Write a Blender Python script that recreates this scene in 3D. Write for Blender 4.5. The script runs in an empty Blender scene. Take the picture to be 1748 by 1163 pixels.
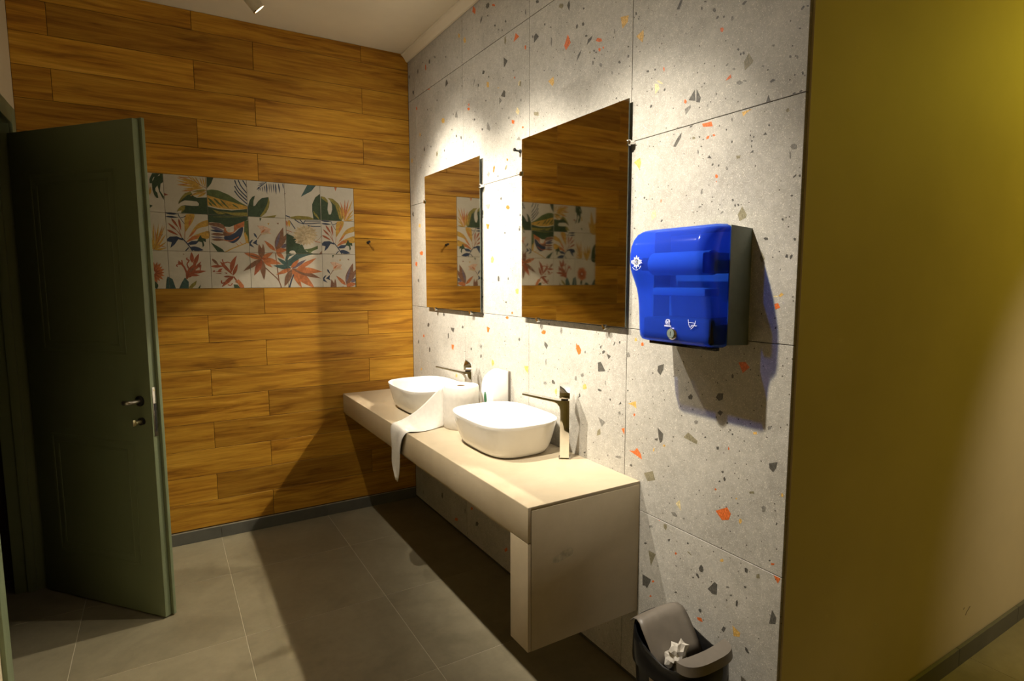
import bpy, bmesh, math, random
from mathutils import Vector, Matrix, noise
from mathutils.geometry import tessellate_polygon
random.seed(11)
SC = bpy.context.scene
COL = SC.collection

# ------------------------------------------------------------------ camera
cd = bpy.data.cameras.new('camera')
cam = bpy.data.objects.new('camera', cd)
COL.objects.link(cam)
cd.sensor_width = 36.0
cd.lens = 992.58 / 1748.0 * 36.0
cd.clip_start = .02
cam.location = (-1.418, -3.6109, 1.4774)
yaw, pitch, roll = .5435, -.1062, -.0017
fw = Vector((math.sin(yaw) * math.cos(pitch), math.cos(yaw) * math.cos(pitch), math.sin(pitch)))
rt = Vector((math.cos(yaw), -math.sin(yaw), 0))
up = rt.cross(fw)
r2 = rt * math.cos(roll) + up * math.sin(roll)
u2 = up * math.cos(roll) - rt * math.sin(roll)
cam.rotation_euler = Matrix((r2, u2, -fw)).transposed().to_euler()
SC.camera = cam

# ------------------------------------------------------------------ view and world
SC.view_settings.view_transform = 'Standard'
SC.view_settings.look = 'None'
SC.view_settings.gamma = 1.0
SC.view_settings.use_curve_mapping = False
SC.view_settings.exposure = 0.22
# light thrown back by the two mirrors matters here: guided paths find it
SC.cycles.use_guiding = True
SC.cycles.use_surface_guiding = True
SC.cycles.guiding_training_samples = 32
SC.cycles.blur_glossy = 0.0
SC.cycles.sample_clamp_indirect = 0.0
SC.cycles.use_adaptive_sampling = True
SC.cycles.adaptive_threshold = .06
SC.cycles.max_bounces = 6
SC.cycles.diffuse_bounces = 3
SC.cycles.caustics_reflective = True
SC.cycles.use_denoising = True
world = bpy.data.worlds.new('world')
SC.world = world
world.use_nodes = True
world.node_tree.nodes['Background'].inputs[0].default_value = (1.0, .9, .7, 1)
world.node_tree.nodes['Background'].inputs[1].default_value = .001

# spots on the ceiling in front of the basin wall: (x, y, aim y, aim z, power)
SPOTS = [(-.975, -.745, -.66, 1.64, 1.0), (-.975, -1.45, -1.42, 1.44, .92), (-.975, -2.12, -2.06, 1.34, .66)]
SPOT_COLOR = (1.0, .91, .77)
# passage lamps: (x, y, colour, power)
# (position, aim, kind, colour, power, cone, label)
PASSAGE_LAMPS = [((2.75, -3.42), (2.0, -2.7, 1.9), 'panel', (1.0, .81, .05), 13.5, 0, 'round amber wall-washer lamp on the passage ceiling'),
                 ((1.9, -4.7), (1.95, -2.7, .62), 'spot', (1.0, .84, .66), 105, 42, 'small warm white spot aimed at the passage wall')]
# each spot: a tight beam, its soft edge and the weak spill around it (cone in degrees, power)
LOBES = (('beam_light', 64, 270), ('beam_edge_light', 80, 45), ('spill_light', 150, 13))

CHIPS=[
('d',[(-3540,27350),(-3480,27200),(-3330,27220),(-3310,27380),(-3430,27470)]),
('d',[(-1720,27220),(-1630,27150),(-1580,27200),(-1560,27340),(-1630,27440),(-1700,27390)]),
('d',[(-120,27460),(-220,27490),(-310,27410),(-250,27260),(-120,27310)]),
('d',[(-700,26320),(-770,26420),(-940,26350),(-980,26190),(-830,26110)]),
('d',[(-10040,24720),(-9850,24780),(-9910,24930),(-10140,24850)]),
('d',[(-9390,24290),(-9370,24420),(-9410,24460),(-9490,24370),(-9470,24280)]),
('d',[(40,24740),(130,24830),(120,24950),(0,25000),(-120,24890),(-120,24750)]),
('d',[(-4450,24840),(-4360,24870),(-4380,24980),(-4490,24900)]),
('d',[(-10580,24450),(-10580,24420),(-10500,24420),(-10460,24460),(-10460,24490),(-10550,24480)]),
('d',[(-2950,24730),(-3030,24770),(-3110,24710),(-3060,24660)]),
('d',[(-10260,23390),(-10200,23380),(-10150,23410),(-10160,23460),(-10240,23460)]),
('d',[(-9890,22090),(-9800,22090),(-9730,22180),(-9780,22210),(-9850,22200),(-9920,22140)]),
('d',[(-7550,24840),(-7600,24880),(-7680,24820),(-7670,24780),(-7600,24760)]),
('d',[(-6920,22450),(-6920,22370),(-6840,22360),(-6800,22450),(-6850,22480)]),
('d',[(-7450,22320),(-7510,22270),(-7530,22220),(-7480,22160),(-7400,22230),(-7400,22310)]),
('d',[(-6370,22850),(-6310,22830),(-6260,22890),(-6270,22920),(-6350,22900)]),
('d',[(-13480,22650),(-13460,22560),(-13410,22610),(-13420,22710)]),
('d',[(-12790,24070),(-12780,24090),(-12830,24080),(-12880,24050),(-12860,24020),(-12820,24030)]),
('d',[(-2360,27600),(-2440,27620),(-2490,27570),(-2460,27530),(-2370,27570)]),
('d',[(-5670,26820),(-5600,26870),(-5620,26940),(-5700,26930),(-5730,26860)]),
('d',[(-7610,25240),(-7620,25220),(-7600,25200),(-7560,25210),(-7540,25240),(-7560,25260)]),
('d',[(-8250,25000),(-8240,25040),(-8300,25030),(-8330,24990)]),
('d',[(-11880,24040),(-11920,24040),(-11960,24020),(-11960,24000),(-11930,24000),(-11880,24020)]),
('d',[(-11840,22660),(-11840,22630),(-11780,22640),(-11740,22680),(-11780,22690)]),
('d',[(-13430,21940),(-13420,21900),(-13370,21920),(-13380,21950)]),
('d',[(-9070,23210),(-9080,23170),(-9040,23150),(-9010,23170),(-9000,23200),(-9030,23220)]),
('d',[(-8890,22790),(-8940,22880),(-9110,22810),(-9050,22740)]),
('d',[(-11230,22100),(-11210,22080),(-11160,22120),(-11180,22150),(-11220,22140)]),
('d',[(-5720,25700),(-5930,25420),(-5560,25330),(-5600,25590)]),
('g',[(-6910,23750),(-7100,23330),(-6710,23440)]),
('d',[(-11930,24920),(-12300,24660),(-12060,24480),(-11950,24480)]),
('g',[(-9030,24800),(-9090,24680),(-8810,24350),(-8940,24610)]),
('d',[(-11960,23470),(-12090,23340),(-12060,23110),(-11670,23260)]),
('g',[(-11520,23250),(-11780,23050),(-11520,22910)]),
('g',[(-10380,22390),(-10660,22020),(-10600,21910),(-10260,22070)]),
('g',[(-13280,21120),(-13460,20900),(-13050,21000)]),
('g',[(-6610,23600),(-6510,23580),(-6440,23680),(-6510,23710),(-6590,23660)]),
('g',[(-12320,22100),(-12390,22180),(-12460,22130),(-12420,22040)]),
('g',[(-4200,27250),(-4040,27380),(-4090,27430),(-4290,27360),(-4340,27250)]),
('g',[(-7120,26380),(-7070,26340),(-7030,26450),(-7090,26480)]),
('o',[(-2780,27290),(-2840,27330),(-2920,27280),(-2940,27040),(-2900,26960),(-2770,27090)]),
('o',[(-3440,25760),(-3200,25800),(-3040,25970),(-3370,25900)]),
('o',[(-1180,25330),(-1410,25250),(-1460,25100),(-1180,25120),(-1060,25210)]),
('o',[(-8280,23420),(-8190,23540),(-8330,23560),(-8480,23490),(-8460,23400)]),
('o',[(-12660,21810),(-12640,21970),(-12900,21880),(-12850,21740)]),
('o',[(-13610,21480),(-13670,21450),(-13680,21400),(-13580,21390),(-13520,21430),(-13520,21480)]),
('o',[(-12930,23790),(-12950,23700),(-12880,23700),(-12840,23770)]),
('o',[(-8340,23630),(-8320,23740),(-8420,23740),(-8420,23620)]),
('y',[(-10310,24290),(-10530,24200),(-10530,23960),(-10300,24040)]),
('y',[(-4950,23640),(-5080,23760),(-5340,23700),(-5410,23590),(-5360,23450),(-5100,23490)]),
('y',[(-1690,23540),(-1790,23670),(-1920,23530),(-1830,23390)]),
('p',[(-13330,22190),(-13200,22060),(-12990,22240),(-13140,22410)]),
('p',[(-13220,23330),(-13240,23450),(-13380,23500),(-13470,23370),(-13380,23230)]),
('o',[(-8950,28300),(-9220,28030),(-9160,27820),(-8850,28050)]),
('o',[(-10870,27570),(-10870,27640),(-11070,27580),(-11180,27470),(-11110,27450)]),
('o',[(-13750,24680),(-13740,24820),(-13820,24840),(-13880,24760),(-13840,24650)]),
('o',[(-18800,23310),(-18600,23420),(-18690,23500),(-18920,23390),(-18970,23290)]),
('o',[(-18780,23120),(-18890,23060),(-18870,22980),(-18810,22970),(-18750,23060)]),
('o',[(-19040,22990),(-18990,23060),(-19010,23090),(-19080,23060),(-19080,23010)]),
('o',[(-13000,25620),(-13300,25370),(-12820,25290)]),
('o',[(-16890,24230),(-17080,23860),(-16770,23670),(-16650,23890)]),
('d',[(-10310,27850),(-10530,27850),(-10620,27740),(-10600,27630),(-10390,27610),(-10260,27750)]),
('d',[(-9920,27500),(-9870,27300),(-9690,27170),(-9700,27340)]),
('d',[(-12110,26500),(-12200,26420),(-12200,26360),(-12110,26370),(-12050,26440)]),
('d',[(-11200,26520),(-11050,26580),(-11080,26650),(-11220,26600)]),
('d',[(-14850,26250),(-14840,26190),(-14680,26220),(-14600,26320),(-14670,26350),(-14780,26310)]),
('d',[(-17860,24770),(-17820,24820),(-17820,24870),(-17900,24840),(-17930,24800)]),
('d',[(-17790,24230),(-17770,24320),(-17860,24350),(-17930,24240),(-17870,24200)]),
('d',[(-17520,24280),(-17450,24230),(-17390,24330),(-17430,24390),(-17520,24390)]),
('d',[(-18120,23750),(-18060,23740),(-17970,23780),(-17960,23820),(-18040,23830),(-18100,23790)]),
('d',[(-19900,22230),(-19850,22290),(-19900,22340),(-19970,22290),(-19990,22220)]),
('d',[(-15260,23330),(-15220,23360),(-15240,23400),(-15320,23340)]),
('d',[(-20410,22350),(-20380,22270),(-20320,22310),(-20340,22390)]),
('d',[(-19630,23350),(-19630,23470),(-19660,23470),(-19670,23340),(-19650,23290)]),
('d',[(-18580,22800),(-18540,22800),(-18500,22820),(-18500,22850),(-18540,22860),(-18590,22820)]),
('d',[(-18490,22640),(-18460,22600),(-18430,22650),(-18420,22750),(-18450,22780),(-18490,22740)]),
('d',[(-15720,24950),(-15790,24880),(-15730,24870),(-15670,24920)]),
('d',[(-15310,25210),(-15340,25170),(-15340,25120),(-15280,25120),(-15240,25160),(-15250,25220)]),
('d',[(-18460,23120),(-18510,23150),(-18570,23080),(-18520,23050)]),
('d',[(-18680,23000),(-18650,22960),(-18580,23020),(-18620,23050)]),
('d',[(-19800,21130),(-19830,21110),(-19820,21060),(-19760,21070),(-19740,21110)]),
('d',[(-14400,24920),(-14350,24980),(-14350,25050),(-14420,25040),(-14440,24980)]),
('d',[(-10520,27220),(-10400,27260),(-10400,27320),(-10490,27320)]),
('d',[(-11860,26160),(-11840,26100),(-11770,26120),(-11750,26170),(-11800,26200)]),
('d',[(-11460,26250),(-11430,26300),(-11480,26340),(-11510,26290),(-11500,26250)]),
('d',[(-19960,20910),(-19910,20940),(-19930,20970),(-20010,20930)]),
('d',[(-13780,26120),(-13780,26290),(-13810,26330),(-13850,26160),(-13840,26080)]),
('d',[(-14630,25060),(-14860,24840),(-14490,24710),(-14470,24960)]),
('d',[(-16950,25470),(-17020,25300),(-16970,25060),(-16820,25320)]),
('d',[(-18430,23670),(-18350,23550),(-18080,23440),(-18150,23620)]),
('d',[(-17770,23380),(-17670,23220),(-17450,23020),(-17540,23260)]),
('l',[(-16330,25580),(-16560,25490),(-16590,25390),(-16490,25330),(-16270,25470)]),
('l',[(-12190,25540),(-12090,25410),(-12000,25540),(-12020,25750),(-12120,25800)]),
('l',[(-14860,21630),(-14530,21730),(-14470,21880),(-14850,21800)]),
('l',[(-13330,23460),(-13460,23440),(-13450,23210),(-13310,23270)]),
('l',[(-18290,23150),(-18330,23100),(-18280,23080),(-18210,23110),(-18240,23160)]),
('g',[(-15740,24510),(-15830,24440),(-15800,24120),(-15730,24230)]),
('g',[(-18850,22560),(-18930,22550),(-19000,22460),(-18960,22400),(-18870,22440),(-18820,22510)]),
('g',[(-19510,21980),(-19490,22070),(-19530,22090),(-19600,22020),(-19570,21970)]),
('y',[(-19940,23760),(-20350,23670),(-20310,23470),(-20050,23340)]),
('y',[(-15940,22930),(-15980,22660),(-15870,22570),(-15550,22850)]),
('y',[(-7930,27130),(-8020,27130),(-8130,26940),(-8110,26840),(-7930,26860),(-7820,27060)]),
('y',[(-7450,27360),(-7340,27300),(-7200,27440),(-7250,27570),(-7420,27480)]),
('d',[(-22670,23260),(-22760,23230),(-22640,23000),(-22520,23040)]),
('d',[(-25000,22330),(-25090,22300),(-24990,22230),(-24910,22280)]),
('d',[(-23590,22870),(-23650,22860),(-23690,22820),(-23660,22810),(-23590,22850)]),
('d',[(-23490,22760),(-23540,22730),(-23540,22640),(-23490,22680)]),
('d',[(-23970,22550),(-24020,22500),(-24040,22440),(-24000,22400),(-23920,22480),(-23920,22530)]),
('d',[(-24130,22270),(-24150,22230),(-24100,22190),(-24050,22210),(-24070,22270)]),
('d',[(-24360,22150),(-24310,22130),(-24290,22190),(-24340,22210)]),
('d',[(-26730,21450),(-26690,21470),(-26700,21510),(-26750,21550),(-26790,21530),(-26780,21490)]),
('d',[(-26650,21050),(-26700,21050),(-26720,21020),(-26710,21000),(-26670,21020)]),
('d',[(-24900,21090),(-24860,21070),(-24810,21130),(-24860,21150)]),
('d',[(-24910,20960),(-24940,21010),(-24970,20980),(-24970,20920),(-24930,20930)]),
('d',[(-25050,20910),(-25020,20930),(-25000,20980),(-25030,21000),(-25050,21000),(-25080,20930)]),
('d',[(-26450,20390),(-26430,20420),(-26440,20470),(-26490,20430),(-26500,20390)]),
('d',[(-26850,19930),(-26860,19870),(-26820,19870),(-26790,19930),(-26820,19960)]),
('d',[(-22050,20780),(-22120,20820),(-22150,20760),(-22070,20720)]),
('d',[(-21380,21510),(-21260,21540),(-21260,21600),(-21380,21580)]),
('d',[(-21530,20980),(-21570,20930),(-21540,20890),(-21510,20930)]),
('d',[(-21530,20360),(-21480,20340),(-21460,20410),(-21500,20450),(-21540,20440),(-21570,20400)]),
('d',[(-26870,21470),(-26840,21510),(-26850,21530),(-26900,21500),(-26900,21470)]),
('d',[(-20810,20610),(-20860,20610),(-20890,20580),(-20850,20570),(-20810,20600)]),
('d',[(-23440,20880),(-23400,20890),(-23400,20910),(-23430,20930),(-23450,20900)]),
('d',[(-23720,20520),(-23720,20490),(-23680,20510),(-23670,20540),(-23700,20550)]),
('d',[(-20810,23410),(-20860,23400),(-20860,23340),(-20820,23350)]),
('d',[(-20670,23580),(-20680,23650),(-20740,23620),(-20760,23550),(-20710,23530)]),
('d',[(-23930,19940),(-23950,19950),(-23980,19940),(-23980,19910),(-23950,19910)]),
('d',[(-21610,21520),(-21650,21550),(-21700,21520),(-21680,21480),(-21640,21490)]),
('d',[(-26800,19440),(-26760,19450),(-26760,19490),(-26810,19510),(-26850,19480)]),
('d',[(-26570,19480),(-26640,19500),(-26670,19460),(-26580,19450)]),
('d',[(-20310,22650),(-20330,22690),(-20400,22660),(-20410,22620),(-20360,22620)]),
('d',[(-25870,19630),(-25950,19430),(-25810,19430)]),
('d',[(-25990,20010),(-26070,19950),(-25930,19920),(-25900,19970)]),
('l',[(-25200,20910),(-25360,20660),(-25330,20600),(-25100,20480),(-25060,20710)]),
('d',[(-23340,20440),(-23380,20100),(-23110,20190)]),
('d',[(-23410,20450),(-23580,20150),(-23550,20010),(-23410,20060)]),
('g',[(-23200,20040),(-23220,19960),(-23010,19770),(-22960,19960)]),
('g',[(-24600,22090),(-24650,22060),(-24670,21980),(-24600,21950),(-24570,22030)]),
('g',[(-25900,20860),(-25920,20890),(-26000,20870),(-26000,20840),(-25990,20820),(-25950,20830)]),
('g',[(-26670,20290),(-26640,20320),(-26620,20380),(-26660,20400),(-26690,20350)]),
('g',[(-25630,20420),(-25640,20450),(-25690,20440),(-25710,20400),(-25690,20390)]),
('g',[(-25040,20160),(-24940,20140),(-24860,20190),(-24830,20240),(-24940,20260),(-25040,20190)]),
('g',[(-25150,20160),(-25070,20200),(-25060,20230),(-25090,20240),(-25160,20210),(-25180,20170)]),
('g',[(-24790,20600),(-24760,20590),(-24710,20600),(-24680,20640),(-24720,20660),(-24760,20650)]),
('g',[(-24440,20790),(-24490,20840),(-24540,20860),(-24540,20810),(-24480,20770)]),
('g',[(-23870,19900),(-23870,19840),(-23840,19800),(-23810,19840),(-23830,19880)]),
('o',[(-24300,21760),(-24230,21800),(-24210,21900),(-24290,21900),(-24340,21840)]),
('o',[(-23000,20110),(-22930,20160),(-22940,20250),(-22990,20240),(-23040,20180)]),
('o',[(-22010,21440),(-22040,21500),(-22080,21410),(-22060,21320)]),
('o',[(-24630,20510),(-24660,20410),(-24460,20380),(-24530,20450)]),
('y',[(-21080,22950),(-21100,22730),(-21050,22550),(-20740,22850)]),
('p',[(-21650,21080),(-21820,21010),(-21870,20860),(-21690,20740)]),
('p',[(-21870,21100),(-21980,21020),(-22030,20960),(-21920,21000),(-21790,21090),(-21770,21150)]),
('d',[(-22870,19290),(-22850,19140),(-22640,18890),(-22530,18920),(-22670,19120)]),
('o',[(-23660,19370),(-24010,19360),(-24060,19210),(-23710,19270)]),
('o',[(-23950,18980),(-23930,18890),(-23830,18880),(-23850,18960)]),
('o',[(-24060,18960),(-24110,18990),(-24170,18930),(-24110,18910)]),
('o',[(-24270,17800),(-24310,17760),(-24310,17710),(-24260,17690),(-24210,17730),(-24220,17800)]),
('o',[(-24280,17600),(-24270,17570),(-24250,17580),(-24240,17610),(-24260,17620)]),
('o',[(-22040,17290),(-22050,17340),(-22080,17320),(-22080,17260),(-22060,17220),(-22040,17250)]),
('y',[(-25060,19380),(-25380,19390),(-25210,19320),(-25100,19250)]),
('d',[(-23580,18970),(-23540,19010),(-23560,19040),(-23620,19000)]),
('d',[(-23700,18890),(-23700,18920),(-23740,18920),(-23750,18880)]),
('d',[(-23610,18720),(-23660,18740),(-23700,18700),(-23670,18690)]),
('d',[(-23520,18570),(-23530,18650),(-23550,18630),(-23570,18560),(-23550,18490)]),
('d',[(-25950,18800),(-25900,18830),(-25920,18880),(-25970,18830)]),
('d',[(-25460,18660),(-25500,18630),(-25480,18590),(-25450,18600),(-25450,18620)]),
('d',[(-25390,18510),(-25390,18550),(-25450,18540),(-25450,18510)]),
('d',[(-25400,18420),(-25420,18420),(-25430,18380),(-25420,18340),(-25400,18360),(-25400,18390)]),
('d',[(-24100,18150),(-24150,18120),(-24110,18070),(-24060,18090)]),
('d',[(-24350,18050),(-24330,18010),(-24300,18020),(-24290,18060),(-24310,18080),(-24350,18070)]),
('d',[(-24860,16950),(-24820,17020),(-24880,17030),(-24900,16980)]),
('d',[(-24940,16790),(-24920,16840),(-24940,16880),(-24960,16870),(-24980,16820),(-24970,16800)]),
('d',[(-25060,16880),(-25100,16820),(-25050,16800),(-25010,16870)]),
('d',[(-26850,17380),(-26860,17410),(-26910,17400),(-26910,17350),(-26880,17340)]),
('d',[(-22170,16660),(-22100,16600),(-22060,16630),(-22120,16690)]),
('d',[(-26730,16880),(-26670,16880),(-26650,16920),(-26710,16920)]),
('d',[(-26470,16350),(-26490,16320),(-26490,16290),(-26470,16280),(-26430,16300),(-26430,16340)]),
('d',[(-23770,18350),(-23760,18330),(-23740,18330),(-23720,18360)]),
('d',[(-24560,18980),(-24550,18980),(-24530,19020),(-24550,19040),(-24570,19030),(-24580,19000)]),
('d',[(-20880,19270),(-20840,19250),(-20820,19260),(-20820,19300),(-20840,19310),(-20860,19300)]),
('d',[(-22640,19460),(-22680,19480),(-22740,19460),(-22760,19440),(-22720,19430)]),
('d',[(-23270,19410),(-23320,19390),(-23220,19350),(-23170,19370),(-23210,19410)]),
('d',[(-24780,18600),(-24750,18590),(-24730,18640),(-24760,18680),(-24790,18650)]),
('d',[(-21280,17440),(-21250,17480),(-21280,17520),(-21340,17490),(-21320,17440)]),
('d',[(-21410,17430),(-21430,17400),(-21420,17390),(-21380,17390),(-21360,17410),(-21380,17430)]),
('d',[(-21690,17400),(-21680,17370),(-21650,17370),(-21640,17410),(-21670,17420)]),
('d',[(-23760,16970),(-23740,16990),(-23740,17010),(-23790,17000),(-23790,16970)]),
('d',[(-25370,18780),(-25350,18800),(-25350,18820),(-25380,18820),(-25380,18800)]),
('d',[(-20820,16470),(-20810,16500),(-20850,16520),(-20880,16500),(-20880,16470)]),
('d',[(-25830,18680),(-25890,18600),(-25760,18610)]),
('d',[(-25470,18280),(-25490,18210),(-25370,18210)]),
('d',[(-23970,18400),(-24070,18290),(-23900,18330)]),
('l',[(-24920,18220),(-25080,18200),(-25050,18130),(-24940,18130)]),
('d',[(-26790,17440),(-26790,17390),(-26690,17330),(-26710,17390)]),
('l',[(-25190,16790),(-25350,16540),(-25330,16460),(-25120,16380),(-25050,16570)]),
('l',[(-26510,19060),(-26460,19040),(-26400,19090),(-26420,19130),(-26480,19150)]),
('l',[(-23360,19060),(-23420,19020),(-23410,18980),(-23320,18990),(-23290,19040)]),
('g',[(-24760,19270),(-24760,19190),(-24720,19220),(-24700,19270),(-24730,19310)]),
('g',[(-24570,17930),(-24600,17980),(-24630,17960),(-24660,17900),(-24640,17860),(-24590,17870)]),
('g',[(-23750,17430),(-23770,17320),(-23720,17280),(-23690,17340),(-23710,17430)]),
('g',[(-26760,18160),(-26760,18060),(-26650,18070),(-26580,18150),(-26620,18210),(-26710,18210)]),
('g',[(-26610,17960),(-26610,17850),(-26580,17850),(-26560,17990),(-26580,18080)]),
('g',[(-24450,16680),(-24520,16720),(-24570,16700),(-24540,16670),(-24450,16640)]),
('g',[(-23410,16820),(-23430,16820),(-23460,16790),(-23440,16760),(-23400,16780)]),
('g',[(-23960,17560),(-24010,17550),(-24020,17510),(-23980,17510)]),
('g',[(-23740,16950),(-23740,16930),(-23670,16900),(-23610,16920),(-23650,16950)]),
('y',[(-21040,18840),(-21100,18670),(-21030,18440),(-20890,18610),(-20750,18730)]),
('p',[(-21640,16910),(-21800,17040),(-21860,16820),(-21660,16690)]),
('d',[(-2360,22520),(-2420,22660),(-2520,22640),(-2550,22470),(-2450,22420)]),
('d',[(-3470,22450),(-3410,22470),(-3390,22560),(-3440,22570),(-3520,22510)]),
('d',[(-3150,21390),(-3160,21460),(-3240,21450),(-3280,21370),(-3230,21360)]),
('d',[(-11410,19610),(-11340,19600),(-11310,19660),(-11380,19710),(-11420,19670)]),
('d',[(-11580,18520),(-11580,18610),(-11680,18640),(-11750,18560),(-11680,18480)]),
('d',[(-9700,18040),(-9790,18200),(-9880,18190),(-9800,18030)]),
('d',[(-9780,17830),(-9710,17870),(-9760,17890),(-9870,17900),(-9920,17860),(-9880,17840)]),
('d',[(-6950,22440),(-6970,22390),(-6900,22350),(-6820,22380),(-6800,22470),(-6880,22500)]),
('d',[(-7390,22170),(-7370,22280),(-7430,22300),(-7500,22280),(-7540,22190),(-7470,22120)]),
('d',[(-5260,21920),(-5270,22000),(-5330,22020),(-5360,21990),(-5370,21930),(-5340,21860)]),
('d',[(-8880,21790),(-8930,21740),(-8930,21690),(-8880,21670),(-8850,21720)]),
('d',[(-11360,18990),(-11360,19020),(-11440,19020),(-11430,18980)]),
('d',[(-1030,18500),(-1020,18540),(-1100,18560),(-1150,18510),(-1090,18490)]),
('d',[(-13310,17070),(-13310,17150),(-13350,17160),(-13400,17100),(-13350,17040)]),
('d',[(-220,18930),(-400,18920),(-610,18750),(-410,18730)]),
('d',[(-13060,19480),(-13040,19520),(-13120,19520),(-13130,19480)]),
('d',[(-1870,21510),(-1810,21540),(-1820,21610),(-1880,21600),(-1920,21530)]),
('d',[(-5540,21400),(-5500,21460),(-5540,21530),(-5580,21450)]),
('g',[(-10060,18440),(-10590,18430),(-10500,18210),(-10330,18200)]),
('g',[(-10480,20020),(-10580,19890),(-10460,19720),(-10260,19890)]),
('l',[(-4340,21800),(-4160,21870),(-4160,22030),(-4330,22110),(-4440,21940)]),
('l',[(-12240,20030),(-12230,19930),(-12130,19830),(-12020,19840),(-12020,19920),(-12140,20030)]),
('o',[(-10900,20130),(-11030,20220),(-11090,20100),(-10980,19880),(-10880,19910)]),
('o',[(-12310,17980),(-12100,18070),(-12170,18200),(-12360,18170),(-12470,18040)]),
('o',[(-12180,20350),(-12330,20280),(-12300,20200),(-12180,20240)]),
('o',[(-10140,17510),(-10520,17440),(-10400,17210),(-10250,17250)]),
('y',[(-1450,18210),(-1660,18140),(-1590,17920),(-1270,18050)]),
('y',[(-530,22150),(-410,22050),(-250,22190),(-360,22380),(-540,22290)]),
('o',[(-1950,16420),(-1860,16220),(-1510,16280),(-1410,16420),(-1760,16500)]),
('o',[(-930,15530),(-630,15660),(-730,15860),(-960,15820)]),
('y',[(-10850,15540),(-10640,15560),(-10630,15780),(-10790,15900),(-10960,15720)]),
('y',[(-13250,14290),(-13210,14060),(-13010,14080),(-12950,14250),(-13110,14320)]),
('y',[(-11440,23670),(-11360,23700),(-11350,23730),(-11490,23700),(-11550,23670)]),
('d',[(-11290,14700),(-11300,14880),(-11410,14910),(-11480,14800),(-11470,14650),(-11350,14630)]),
('d',[(-9740,14750),(-9630,14700),(-9460,14780),(-9530,14850),(-9650,14870)]),
('d',[(-12360,14720),(-12300,14690),(-12260,14730),(-12250,14790),(-12300,14850),(-12360,14790)]),
('d',[(-1010,14720),(-1220,14790),(-1440,14640),(-1340,14530),(-1030,14590)]),
('d',[(-530,18790),(-380,18760),(-280,18900),(-410,19050),(-520,18990)]),
('d',[(-11940,16950),(-11990,16970),(-12090,16940),(-12080,16900),(-12010,16890),(-11940,16910)]),
('d',[(-12120,13610),(-12040,13610),(-12010,13660),(-12080,13690),(-12140,13690),(-12190,13660)]),
('d',[(-9810,17900),(-9720,18110),(-9770,18220),(-9910,18140),(-9890,17990)]),
('d',[(-9520,15880),(-9450,16100),(-9530,16260),(-9640,16180),(-9610,15900)]),
('d',[(-13440,17650),(-13400,17560),(-13310,17610),(-13350,17710)]),
('d',[(-13250,17060),(-13350,17050),(-13380,17010),(-13370,16940),(-13270,16930),(-13250,16970)]),
('d',[(-4790,12690),(-4940,12840),(-5070,12660),(-4930,12570)]),
('d',[(-2680,12060),(-2780,11970),(-2710,11830),(-2530,11780),(-2440,11860),(-2510,12020)]),
('d',[(-7370,12220),(-7520,12150),(-7430,12030),(-7270,12080)]),
('d',[(-5570,11660),(-5580,11370),(-5450,11320),(-5450,11600)]),
('d',[(-2630,10430),(-2740,10580),(-2860,10430),(-2780,10240),(-2670,10220)]),
('d',[(-9760,13020),(-9860,12990),(-9850,12890),(-9750,12860),(-9700,12960)]),
('d',[(-9580,10840),(-9590,10710),(-9480,10640),(-9420,10680),(-9460,10820)]),
('d',[(-8320,11050),(-8400,11090),(-8470,11050),(-8450,10950),(-8340,10930)]),
('d',[(-13210,11930),(-13250,12020),(-13340,12030),(-13370,11960),(-13310,11870)]),
('d',[(-15720,12890),(-15770,12790),(-15670,12780),(-15650,12860)]),
('d',[(-15940,10450),(-16100,10380),(-16120,10310),(-15980,10300),(-15930,10360)]),
('d',[(-17930,10100),(-17830,10040),(-17810,10150),(-17900,10180)]),
('d',[(-1030,10800),(-1020,10620),(-850,10590),(-840,10710),(-970,10870)]),
('d',[(-19390,12050),(-19360,11990),(-19260,11940),(-19220,11960),(-19240,12020),(-19320,12070)]),
('d',[(-19950,12480),(-19940,12400),(-19890,12330),(-19850,12310),(-19890,12430)]),
('d',[(-20180,12510),(-20230,12510),(-20230,12430),(-20180,12420),(-20150,12480)]),
('d',[(-19180,12230),(-19170,12160),(-19120,12150),(-19120,12230)]),
('d',[(-20640,10730),(-20620,10760),(-20670,10800),(-20700,10760)]),
('d',[(-12090,13690),(-12150,13680),(-12160,13620),(-12110,13610),(-12040,13650)]),
('d',[(-9650,13830),(-9660,13870),(-9740,13900),(-9830,13860),(-9780,13810),(-9690,13790)]),
('d',[(-11920,11770),(-12000,11800),(-12020,11740),(-11920,11730)]),
('d',[(-5830,11990),(-6350,11990),(-6220,11720),(-5950,11830)]),
('d',[(-15380,12060),(-15650,11920),(-15520,11730),(-15350,11900)]),
('d',[(-19480,11960),(-19730,11910),(-19600,11780)]),
('d',[(-18970,11570),(-19160,11630),(-19430,11300),(-19040,11230)]),
('g',[(-16670,12730),(-16690,12570),(-16590,12440),(-16510,12590),(-16560,12770)]),
('g',[(-9560,11120),(-9390,11210),(-9500,11380),(-9650,11300)]),
('g',[(-15400,10160),(-15300,10190),(-15330,10290),(-15500,10310),(-15580,10210)]),
('g',[(-18140,10940),(-18040,10860),(-17940,10910),(-17980,11010),(-18100,11050)]),
('g',[(-17690,10730),(-17610,10670),(-17540,10710),(-17570,10840),(-17660,10840)]),
('g',[(-19070,10580),(-19200,10550),(-19200,10490),(-19060,10480),(-18970,10540)]),
('g',[(-20560,12080),(-20630,12140),(-20730,12120),(-20760,12020),(-20700,11980),(-20580,11980)]),
('g',[(-18140,11920),(-18240,11960),(-18250,11850),(-18140,11840)]),
('g',[(-15430,11180),(-15480,11320),(-15540,11270),(-15520,11060),(-15470,11020)]),
('g',[(-19460,10790),(-19420,10770),(-19420,10940),(-19460,10950)]),
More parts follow.
